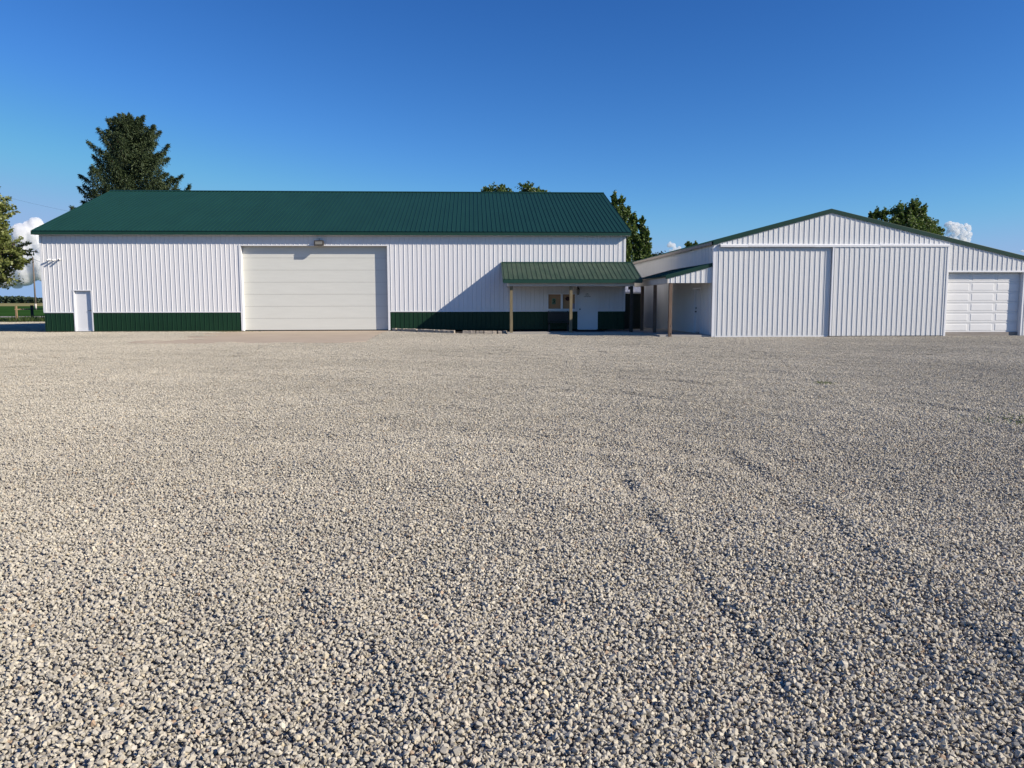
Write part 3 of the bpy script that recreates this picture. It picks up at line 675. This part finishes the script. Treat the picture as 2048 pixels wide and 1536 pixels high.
def hull(sz, npts=11):
    bm = bmesh.new()
    for _ in range(npts):
        v = Vector([R.gauss(0, 1) for _ in range(3)]).normalized()
        bm.verts.new((v.x * sz * R.uniform(.95, 1.22), v.y * sz * R.uniform(.82, 1.0), v.z * sz * R.uniform(.68, .88)))
    bmesh.ops.convex_hull(bm, input=bm.verts)
    for v in [v for v in bm.verts if not v.link_faces]: bm.verts.remove(v)
    vs = np.array([v.co[:] for v in bm.verts]); bm.verts.index_update(); fs = [[v.index for v in f.verts] for f in bm.faces]; bm.free(); return vs, fs
HULLS = [hull(1., R.choice((11, 13, 15, 17))) for _ in range(40)]
def proto(name, stones):
    V = []; Fc = []; T = []; n = 0
    for (vs, fs), pos, rot, sc, tone in stones:
        q = (vs * sc) @ np.array(rot).T + pos; V.append(q); Fc += [[i + n for i in f] for f in fs]; T += [tone] * len(fs); n += len(vs)
    me = bpy.data.meshes.new(name); me.from_pydata(np.concatenate(V).tolist(), [], Fc); me.materials.append(MATS['stone'])
    a = me.attributes.new('tone', 'FLOAT', 'FACE'); a.data.foreach_set('value', T); me.update()
    o = bpy.data.objects.new(name, me); protos.objects.link(o)
def rrot():
    from mathutils import Euler
    return Euler((R.uniform(-.6, .6), R.uniform(-.6, .6), R.uniform(0, 6.28))).to_matrix()
def rsc(): return min(.021, max(.0062, R.lognormvariate(math.log(.0095), .22)))
NS, NC, NB = 36, 16, 10
for k in range(NS): proto('a%02d' % k, [(HULLS[k], np.zeros(3), Matrix.Identity(3), 1., 0.)])
def clump(rad, sp):
    st = []
    ys_ = np.arange(-rad, rad, sp)
    for y in ys_:
        for x in np.arange(-rad, rad, sp):
            if x * x + y * y > rad * rad: continue
            st.append((HULLS[R.randrange(40)], np.array([x + R.uniform(-.008, .008), y + R.uniform(-.008, .008), R.gauss(0, .0045) + (.011 if R.random() < .25 else 0)]), rrot(), rsc(), R.random()))
    return st
for k in range(NC): proto('b%02d' % k, clump(.085, .0172))
for k in range(NB): proto('c%02d' % k, clump(.24, .0182))
P = []; IDX = []; ROT = []; SCL = []
def add(p, base, cnt, dz, scf, tilt, rs):
    n = len(p); z = gz(p[:, 0], p[:, 1]) + dz
    P.append(np.column_stack([p, z])); IDX.append(NR.integers(base, base + cnt, n))
    ROT.append(np.column_stack([NR.uniform(-tilt, tilt, n), NR.uniform(-tilt, tilt, n), NR.uniform(0, 6.28, n)])); SCL.append(scf(n))
rs1 = lambda n: np.clip(NR.lognormal(math.log(.0097), .23, n), .006, .018)
p = lattice(1.6, 8.6, .0168, .007); add(p, 0, NS, NR.normal(0, .0045, len(p)), rs1, .7, 0)
p2 = p[NR.random(len(p)) < .30] + NR.uniform(-.01, .01, 2); add(p2, 0, NS, NR.uniform(.007, .016, len(p2)), rs1, .9, 0)
p3 = p[NR.random(len(p)) < .0015]; add(p3, 0, NS, .012, lambda n: NR.uniform(.016, .023, n), .6, 0)
one = lambda n: NR.uniform(.94, 1.08, n)
p = lattice(8.5, 22.5, .115, .015, marg=2.5); add(p, NS, NC, 0, one, .05, 0)
p = lattice(22.4, 40.4, .31, .04, marg=3); add(p, NS + NC, NB, 0, one, .015, 0)
p = np.stack(np.meshgrid(np.arange(-50, -21.3, .31), np.arange(40.4, 64, .31)), -1).reshape(-1, 2) + NR.uniform(-.05, .05, 2); p = p[p[:, 0] < XL - .1]; add(p, NS + NC, NB, 0, one, .01, 0)
# a finer fringe where the lot meets the apron, slabs and walls
p = lattice(31.5, 40.2, .12, .02, marg=0); ok = lotmask(p[:, 0], p[:, 1]) & ~(lotmask(p[:, 0] + .3, p[:, 1]) & lotmask(p[:, 0] - .3, p[:, 1]) & lotmask(p[:, 0], p[:, 1] + .3)); p = p[ok]; add(p, NS, NC, 0, one, .03, 0)
P = np.concatenate(P); IDX = np.concatenate(IDX); ROT = np.concatenate(ROT); SCL = np.concatenate(SCL)
print('gravel instances', len(P))
me = bpy.data.meshes.new('gravel'); me.vertices.add(len(P)); me.vertices.foreach_set('co', P.astype(np.float32).ravel())
a = me.attributes.new('idx', 'INT', 'POINT'); a.data.foreach_set('value', IDX.astype(np.int32))
a = me.attributes.new('rot', 'FLOAT_VECTOR', 'POINT'); a.data.foreach_set('vector', ROT.astype(np.float32).ravel())
a = me.attributes.new('scl', 'FLOAT', 'POINT'); a.data.foreach_set('value', SCL.astype(np.float32)); me.update()
go = bpy.data.objects.new('gravel', me); finish(go, None, Vector((0, 0, 0)))
tag(go, 'pale crushed limestone gravel covering the whole yard in front of the buildings', 'gravel', kind='stuff')
ng = bpy.data.node_groups.new('scatter_gravel', 'GeometryNodeTree')
ng.interface.new_socket('Geometry', in_out='INPUT', socket_type='NodeSocketGeometry'); ng.interface.new_socket('Geometry', in_out='OUTPUT', socket_type='NodeSocketGeometry')
N = ng.nodes; Lk = ng.links
gi_ = N.new('NodeGroupInput'); gout = N.new('NodeGroupOutput'); ip = N.new('GeometryNodeInstanceOnPoints'); ci = N.new('GeometryNodeCollectionInfo')
ci.inputs[0].default_value = protos; ci.inputs[1].default_value = True; ci.inputs[2].default_value = True; ip.inputs['Pick Instance'].default_value = True
def named(nm, t):
    q = N.new('GeometryNodeInputNamedAttribute'); q.data_type = t; q.inputs[0].default_value = nm; return q.outputs[0]
e2r = N.new('FunctionNodeEulerToRotation'); Lk.new(named('rot', 'FLOAT_VECTOR'), e2r.inputs[0])
Lk.new(gi_.outputs[0], ip.inputs[0]); Lk.new(ci.outputs[0], ip.inputs['Instance']); Lk.new(named('idx', 'INT'), ip.inputs['Instance Index'])
Lk.new(e2r.outputs[0], ip.inputs['Rotation']); Lk.new(named('scl', 'FLOAT'), ip.inputs['Scale']); Lk.new(ip.outputs[0], gout.inputs[0])
go.modifiers.new('scatter', 'NODES').node_group = ng

# ------------------------------------------------------------------ vegetation
def leafmesh(name, C, D1, D2, T, m, parent, L, Wd):
    """diamond leaves: centres C, long axis D1, cross axis D2 (unit), half lengths L and Wd"""
    n = len(C); L = np.broadcast_to(np.asarray(L, float).reshape(-1, 1), (n, 1)); Wd = np.broadcast_to(np.asarray(Wd, float).reshape(-1, 1), (n, 1))
    o0 = np.array(ORG[parent.name][:]) if parent is not None else np.zeros(3)
    C = C - o0
    V = np.stack([C - D1 * L, C + D2 * Wd, C + D1 * L, C - D2 * Wd], 1).reshape(-1, 3)
    me = bpy.data.meshes.new(name); me.vertices.add(4 * n); me.vertices.foreach_set('co', V.astype(np.float32).ravel())
    me.loops.add(4 * n); me.loops.foreach_set('vertex_index', np.arange(4 * n, dtype=np.int32))
    me.polygons.add(n); me.polygons.foreach_set('loop_start', np.arange(0, 4 * n, 4, dtype=np.int32))
    me.update(calc_edges=True); a = me.attributes.new('tone', 'FLOAT', 'FACE'); a.data.foreach_set('value', T.astype(np.float32))
    me.materials.append(MATS[m]); o = bpy.data.objects.new(name, me); finish(o, parent, Vector(o0)); return o
def unit(a): return a / np.linalg.norm(a, axis=-1, keepdims=True)
def frames(n):
    d1 = unit(NR.normal(size=(n, 3))); r = unit(NR.normal(size=(n, 3))); d2 = unit(np.cross(d1, r)); return d1, d2

def broad_tree(base, lobes, label, lmat='leaf_broad', leaf=.11, n=16000, trunk_r=.25, up=0., name='tree', group='trees beyond the buildings', lean=None, twig=.55, gap=.30):
    """lobes: list of (centre, radii)"""
    t = thing(name, base, label, 'tree', group)
    base = Vector(base); mtr = MB()
    cs = [Vector(c) for c, r in lobes]; top = max(cs, key=lambda c: c.z)
    mid = base.lerp(Vector((sum(c.x for c in cs) / len(cs), sum(c.y for c in cs) / len(cs), min(c.z for c in cs))), .9)
    mtr.tube([base - Vector((0, 0, .3)), base.lerp(mid, .5) + Vector((.1, 0, 0)), mid, top], [trunk_r * 1.2, trunk_r, trunk_r * .8, .04], 10)
    twigs = []; vol = [r[0] * r[1] * r[2] for c, r in lobes]; tv = sum(vol)
    C = []; T = []; UPD = []
    for (c, r), v in zip(lobes, vol):
        c = Vector(c); j = base.lerp(mid, .75) if c.z > mid.z else base.lerp(mid, .6)
        mtr.tube([mid.lerp(j, R.random()), mid.lerp(c, .5) + Vector((R.uniform(-.2, .2), 0, .2)), c], [trunk_r * .45, trunk_r * .3, .03], 6)
        nt_ = max(18, int(230 * (v / tv) * len(lobes) ** .5 + 22))
        for k in range(nt_):
            d = Vector([R.gauss(0, 1) for _ in range(3)]).normalized(); d.z += up * R.random(); d.normalize()
            rr = R.uniform(.5, 1.25) ** .8
            e = c + Vector((d.x * r[0], d.y * r[1], d.z * r[2])) * rr
            s0 = c.lerp(e, .25); mtr.tube([s0, s0.lerp(e, .6) + Vector((0, 0, -.05)), e], [.035, .02, .008], 4)
            twigs.append((s0, e))
    per = n // len(twigs)
    for s0, e in twigs:
        L = (e - s0).length; tt = NR.beta(2.2, 1.1, per); w = twig * (.22 + .6 * NR.random()) * min(1, L)
        pts = np.array(s0)[None] + tt[:, None] * np.array(e - s0)[None] + NR.normal(size=(per, 3)) * w * (.30 if up else .34) * np.array([.8, .8, 1.35] if up else [1, 1, .75])
        C.append(pts); T.append(np.clip(NR.normal(.45 + .25 * NR.normal(), .22, per), 0, 1))
    C = np.concatenate(C); T = np.concatenate(T); d1, d2 = frames(len(C))
    leafmesh('crown', C, d1, d2, T, lmat, t, .9 * leaf * NR.uniform(.6, 1.25, len(C)), leaf * .55 * NR.uniform(.7, 1.2, len(C)))
    mtr.build('trunk', 'bark', t, smooth=True); return t
def plobe(px, py, rx, ry, Y, dy=0., rd=None):
    c = at(px, py, Y + dy); k = Y / F; return ((c.x, c.y, c.z), (rx * k, (rd if rd is not None else rx) * k, ry * k))

# spruce behind the barn's left end
def spruce():
    Y = 68.; b = at(277, 600, Y); tp = at(270, 229, Y).z
    t = thing('spruce_tree', (b.x, Y, -.25), 'tall dark spruce with open upswept limbs behind the left end of the green roof', 'tree', 'trees beyond the buildings')
    zs = [0, 3, 8, 10.2, 12, 13.5, 15, 16, 16.6]; k = tp / 16.6; zs = [z * k for z in zs]; rs = [1.07 * q for q in [4.2, 4.9, 4.6, 4.0, 3.4, 2.8, 2.1, 1.3, .25]]
    m = MB(); m.tube([(b.x, Y, -.5), (b.x + .1, Y, tp * .5), (b.x + .05, Y, tp * .8), (b.x, Y, tp - .2)], [.36, .25, .12, .02], 10)
    C = []; D1 = []; T = []
    z = 1.5; a = 0
    while z < tp - .25:
        nb = 4 if z < 14 * k else 6
        for q in range(nb):
            a += 2.4 + R.uniform(-.5, .5)
            if R.random() < .06 and z < 15.5 * k: continue
            rad = float(np.interp(z, zs, rs)) * R.uniform(.55, 1.12)
            z0 = z + R.uniform(-.3, .3) - .1 * rad; dx, dy = math.cos(a), math.sin(a)
            hup = rad * R.uniform(.05, .50) + .12
            pts = [Vector((b.x + dx * rad * s, Y + dy * rad * s, z0 - .16 * rad * math.sin(math.pi * min(1, s * 1.25)) + hup * s ** 2.2)) for s in np.linspace(0, 1, 8)]
            m.tube(pts, [.06 - .052 * i / 7 for i in range(8)], 5)
            rad *= 1 + .12 * dx; n = int(110 + 230 * rad); s = NR.beta(1.6, .95, n); P_ = np.array([p[:] for p in pts]); xi = s * 7; i0 = np.clip(xi.astype(int), 0, 6); fr = (xi - i0)[:, None]
            base_ = P_[i0] * (1 - fr) + P_[i0 + 1] * fr
            sideways = np.array([-dy, dx, 0.]) * 1; spread = (.07 + .34 * np.sin(np.pi * np.clip(s, 0, .97)))[:, None] * min(1.15, rad / 2.6 + .25)
            off = NR.normal(size=(n, 1)) * sideways[None] * spread + np.array([0, 0, -1.])[None] * np.abs(NR.normal(size=(n, 1))) * (.10 + .42 * np.sin(np.pi * np.clip(s, 0, 1))[:, None]) + NR.normal(size=(n, 3)) * .05
            C.append(base_ + off); d = off * 1.2 + np.array([dx, dy, .15])[None] * .25 + NR.normal(size=(n, 3)) * .12; D1.append(unit(d))
            T.append(np.clip(NR.normal(.30 + .3 * R.random(), .2, n), 0, 1))
        z += .40 - .012 * z
    n = 900; top = np.array([b.x, Y, tp]); s = NR.random(n); C.append(top + np.stack([NR.normal(size=n) * .45 * s, NR.normal(size=n) * .45 * s, -s * 1.7 + .12], -1)); D1.append(unit(NR.normal(size=(n, 3)) + np.array([0, 0, 1.2]))); T.append(NR.random(n) * .6)
    C = np.concatenate(C); D1 = np.concatenate(D1); T = np.concatenate(T); d2 = unit(np.cross(D1, unit(NR.normal(size=D1.shape))))
    leafmesh('crown', C, D1, d2, T, 'leaf_spruce', t, .12 * NR.uniform(.6, 1.3, len(C)), .028 * NR.uniform(.7, 1.4, len(C)))
    m.build('trunk', 'bark', t, smooth=True)
spruce()
Y = 40.
broad_tree((at(-75, 640, Y).x, Y, -.2), [plobe(-70, 455, 85, 80, Y), plobe(-25, 500, 60, 55, Y), plobe(-60, 545, 75, 40, Y), plobe(-20, 440, 34, 48, Y), plobe(8, 500, 44, 32, Y), plobe(20, 528, 34, 20, Y), plobe(-30, 400, 40, 40, Y), plobe(-130, 470, 60, 80, Y)],
           'leafy light green maple whose branches hang in from the left edge of the photo', 'leaf_maple', .085, 46000, .22, twig=.45)
Y = 78.
broad_tree((at(995, 600, Y).x, Y, -.25), [plobe(985, 385, 18, 14, Y), plobe(1005, 384, 22, 17, Y), plobe(1000, 440, 55, 60, Y), plobe(972, 384, 8, 10, Y)], 'low rounded tree top just showing over the barn ridge, left of its darker neighbour', leaf=.12, n=16000, twig=.8)
broad_tree((at(1062, 600, Y).x, Y, -.25), [plobe(1054, 377, 15, 17, Y), plobe(1074, 388, 20, 13, Y), plobe(1064, 440, 50, 55, Y), plobe(1090, 388, 10, 8, Y)], 'small dark tree top with a raised left peak over the barn ridge', leaf=.12, n=16000, twig=.8)
Y = 64.
broad_tree((at(1232, 600, Y).x, Y, -.25), [plobe(1228, 412, 12, 24, Y), plobe(1242, 408, 8, 16, Y), plobe(1236, 450, 22, 36, Y), plobe(1256, 436, 10, 22, Y), plobe(1270, 446, 9, 18, Y), plobe(1256, 485, 22, 40, Y), plobe(1235, 530, 30, 60, Y)],
           'tall dark cottonwood rising right behind the right end of the green barn roof', leaf=.11, n=34000, up=.8, twig=.5)
broad_tree((at(1286, 600, Y).x, Y + 1.5, -.25), [plobe(1284, 452, 7, 22, Y), plobe(1288, 484, 13, 30, Y), plobe(1277, 500, 15, 28, Y), plobe(1292, 515, 13, 26, Y), plobe(1280, 550, 20, 40, Y)],
           'narrow pointed poplar standing right of the taller cottonwood', leaf=.11, n=22000, up=.8, twig=.45)
Y = 110.
broad_tree((at(1312, 600, Y).x, Y, -.25), [plobe(1310, 517, 18, 11, Y), plobe(1330, 520, 16, 10, Y), plobe(1320, 550, 40, 40, Y)], 'low distant tree peeping over the shed side wall right of the poplar', 'far_leaf', .2, 9000, twig=1.)
Y = 72.
broad_tree((at(1385, 600, Y).x, Y, -.25), [plobe(1377, 492, 8, 10, Y), plobe(1390, 495, 9, 10, Y), plobe(1386, 530, 25, 28, Y)], 'tiny bright treetop over the long side wall of the gable shed', leaf=.12, n=8000, up=.6)
Y = 68.
broad_tree((at(1812, 600, Y).x, Y, -.25), [plobe(1762, 432, 18, 15, Y), plobe(1745, 432, 9, 9, Y), plobe(1800, 432, 26, 22, Y), plobe(1828, 424, 24, 24, Y), plobe(1838, 440, 20, 18, Y), plobe(1855, 450, 20, 14, Y), plobe(1868, 465, 18, 10, Y), plobe(1812, 480, 60, 45, Y)],
           'broad green tree rising behind the right slope of the gable shed roof', leaf=.12, n=34000, up=.5, twig=.55)

# distant wood
n = 26000; X = NR.uniform(-760, 260, n); Yb = NR.uniform(880, 930, n)
hh = 8.6 + 1.3 * np.sin(X / 23.) + .9 * np.sin(X / 9.1 + 1) + .9 * np.sin(X / 61) + .5 * np.sin(X / 4.2)
Z = 1.6 + (hh - 1.6 + 1) * NR.random(n) ** .6 * 1.
C = np.stack([X, Yb, Z], -1); d1, d2 = frames(n)
o = leafmesh('distant_wood', C, d1, d2, NR.random(n), 'far_leaf', None, 2.0 * NR.uniform(.6, 1.2, n), 1.5 * NR.uniform(.7, 1.2, n)); tag(o, 'low dark wood along the horizon beyond the fields', 'wood', kind='stuff')

# rough grass between lot and road
n = 26000; X = NR.uniform(-80, -18, n); Yb = 64 + 28 * NR.random(n) ** 1.4
d1 = unit(np.stack([NR.normal(size=n) * .35, NR.normal(size=n) * .35, np.ones(n)], -1)); d2 = unit(np.stack([np.ones(n), NR.normal(size=n) * .4, np.zeros(n)], -1))
L = NR.uniform(.06, .17, n); tall = (np.sin(X * .55 + 2.2) > .35) & (Yb < 71); L = np.where(tall, L * 2.6, L)
C = np.stack([X, Yb, -.26 + L * .9], -1); o = leafmesh('rough_grass', C, d1, d2, np.clip(NR.normal(.45, .3, n), 0, 1), 'grass_blade', None, L, .03); tag(o, 'rough grass and weeds along the far edge of the gravel beside the fence', 'grass', kind='stuff')
# weeds at the foot of the barn
n = 500; q = at(440, 662, 39.9).x; X = q + NR.normal(size=n) * .9; Yb = 39.95 + NR.normal(size=n) * .10
L = NR.uniform(.015, .04, n); d1 = unit(np.stack([NR.normal(size=n) * .6, NR.normal(size=n) * .6, np.ones(n)], -1)); d2 = unit(np.stack([np.ones(n), NR.normal(size=n) * .4, np.zeros(n)], -1))
C = np.stack([X, Yb, gz(X, Yb) + L * .8], -1); o = leafmesh('weeds', C, d1, d2, NR.random(n), 'grass_blade', None, L, .008); tag(o, 'thin weeds at the foot of the green band left of the overhead door', 'weeds', kind='stuff')

for px, py, nn, sp_, lab in ((1645, 770, 60, .10, 'tiny green weed tuft alone in the gravel in front of the sliding doors'), (2036, 846, 120, .28, 'small patch of weeds in the gravel at the right edge of the yard')):
    c = onz(px, py, -.2); X = c.x + NR.normal(size=nn) * sp_; Yb = c.y + NR.normal(size=nn) * sp_; L = NR.uniform(.015, .035, nn)
    d1 = unit(np.stack([NR.normal(size=nn) * .8, NR.normal(size=nn) * .8, np.ones(nn)], -1)); d2 = unit(np.stack([np.ones(nn), NR.normal(size=nn) * .4, np.zeros(nn)], -1))
    o = leafmesh('weeds', np.stack([X, Yb, gz(X, Yb) + L * .9 + .01], -1), d1, d2, NR.random(nn), 'grass_blade', None, L, .007); tag(o, lab, 'weeds', kind='stuff')

# ------------------------------------------------------------------ fence, pole, wires
p1 = at(34, 643, 65); p2 = at(65, 636, 72); p3 = at(100, 634, 78)
fn = thing('rail_fence', (p1.x, 65, -.25), 'simple post and rail fence beyond the gravel left of the barn', 'fence')
m = MB(); m.box(p1.x - .06, p1.x + .06, 64.94, 65.06, -.3, at(34, 612, 65).z); o = m.build('post', 'fence_wood', fn); o['label'] = 'light brown fence post in the sun'
m = MB(); m.box(p2.x - .08, p2.x + .08, 71.9, 72.1, -.3, at(65, 610.5, 72).z); o = m.build('post', 'shaded_wood', fn); o['label'] = 'fence post coloured dark for the spruce shadow'  # this post, the next and the dark rails have spruce shadow in their colour
m = MB(); m.box(p3.x - .08, p3.x + .08, 77.9, 78.1, -.3, .9); m.build('post', 'shaded_wood', fn)
def rail(a, b, z0, z1, mt):
    m = MB(); d = Vector((b[0] - a[0], b[1] - a[1], 0)).normalized() * .0; m.tube([(a[0], a[1] - .12, z0), (b[0], b[1] - .12, z1)], .055, 6); m.build('rail', mt, fn)
hz = at(45, 618.5, 68.5).z; mp = p1.lerp(p2, .62)
rail((p1.x, 65), (mp.x, 69.3), hz, hz, 'fence_wood'); rail((mp.x + .01, 69.31), (p2.x, 72), hz, at(65, 618, 72).z, 'shaded_wood'); rail((p2.x + .01, 72.02), (p3.x, 78), at(65, 618, 72).z, at(90, 618, 77).z, 'shaded_wood')  # dark lengths have the spruce shadow painted in
Y = 170.; pb = at(72, 623, Y); pt = at(65.5, 514, Y); pbz = float(land(0, Y))
pl = thing('utility_pole', (pb.x, Y, pbz), 'thin wooden utility pole standing in the field left of the barn', 'utility pole')
m = MB(); m.tube([(pb.x, Y, pbz - .2), (pt.x, Y, pt.z)], [.19, .13], 10); m.build('pole', 'pole_wood', pl, smooth=True)
m = MB(); m.box(pb.x - .05, pb.x + .32, Y - .35, Y - .15, pbz, pbz + 1.3); m.build('guard', 'pole_guard', pl, smooth=True)
m = MB(); m.tube([(pt.x, Y - .12, pt.z - .2), (pt.x, Y - .12, pt.z + .1)], .05, 6); m.build('fitting', 'black_metal', pl)
a = at(67, 518, Y); b = at(130, 528, 140.); m = MB(); m.tube([a.lerp(b, k / 10) + Vector((0, 0, -.5 * math.sin(math.pi * k / 10))) for k in range(11)], .035, 5); o = m.build('power_line', 'wire'); tag(o, 'thin service wire running from the utility pole towards the barn', 'wire')
a = at(-60, 375, 95); b = at(330, 452, 95); m = MB(); m.tube([a.lerp(b, k / 16) + Vector((0, 0, -.5 * math.sin(math.pi * k / 16))) for k in range(17)], .007, 5); o = m.build("power_line", 'wire'); tag(o, 'faint wire crossing the sky between the maple and the spruce', 'wire')

# ------------------------------------------------------------------ clouds, far away
cm = MATS['cloud_white']; cn = cm.node_tree.nodes; cn.remove(cn['Principled BSDF']); pv_ = cn.new('ShaderNodeVolumePrincipled')
pv_.inputs['Color'].default_value = (.998, .998, .998, 1); pv_.inputs['Density'].default_value = .09; pv_.inputs['Anisotropy'].default_value = 0
cm.node_tree.links.new(pv_.outputs[0], cn['Material Output'].inputs['Volume'])
def cloud(lobes, Y):
    m = bmesh.new(); px_ = Y / F
    for px, py, r in lobes:
        c = at(px, py, Y); rad = r * px_
        bmesh.ops.create_icosphere(m, subdivisions=2, radius=rad, matrix=Matrix.Translation(c + Vector((0, cr_.uniform(-.6, .6) * rad, 0))))
    me = bpy.data.meshes.new('cloud'); m.to_mesh(me); m.free(); me.materials.append(MATS['cloud_white'])
    o = bpy.data.objects.new('cloud', me); finish(o, None, Vector((0, 0, 0))); o['kind'] = 'structure'
    rm = o.modifiers.new('r', 'REMESH'); rm.mode = 'VOXEL'; rm.voxel_size = .8 * px_; rm.use_smooth_shade = True
    for sc_, st in ((11, 5), (4, 1.8)):
        tx = bpy.data.textures.new('puff', 'CLOUDS'); tx.noise_scale = sc_ * px_; tx.noise_depth = 3
        md = o.modifiers.new('d', 'DISPLACE'); md.texture = tx; md.texture_coords = 'GLOBAL'; md.strength = st * px_; md.mid_level = .5
cr_ = random.Random(3)
def column(pts, n, rmin, rmax):
    out = []
    for _ in range(n):
        (x, y, sx, sy) = cr_.choice(pts); t = cr_.uniform(0, 6.28); q = math.sqrt(cr_.random()); out.append((x + sx * q * math.cos(t), y + sy * q * math.sin(t), cr_.uniform(rmin, rmax)))
    return out
cloud(column([(58, 462, 20, 16), (62, 485, 30, 22), (70, 515, 36, 26), (60, 545, 60, 18), (20, 555, 40, 14), (30, 505, 26, 24), (110, 520, 40, 30)], 110, 9, 18), 3000)
cloud(column([(1905, 455, 17, 9), (1925, 462, 15, 14), (1915, 470, 24, 14), (1917, 488, 24, 12)], 110, 2.5, 6), 3000)
cloud(column([(1343, 489, 6, 4), (1352, 500, 13, 7), (1352, 515, 22, 10)], 40, 2.5, 5), 3000)
cloud(column([(2046, 503, 4, 1.5)], 8, 1.2, 2.2), 3000)
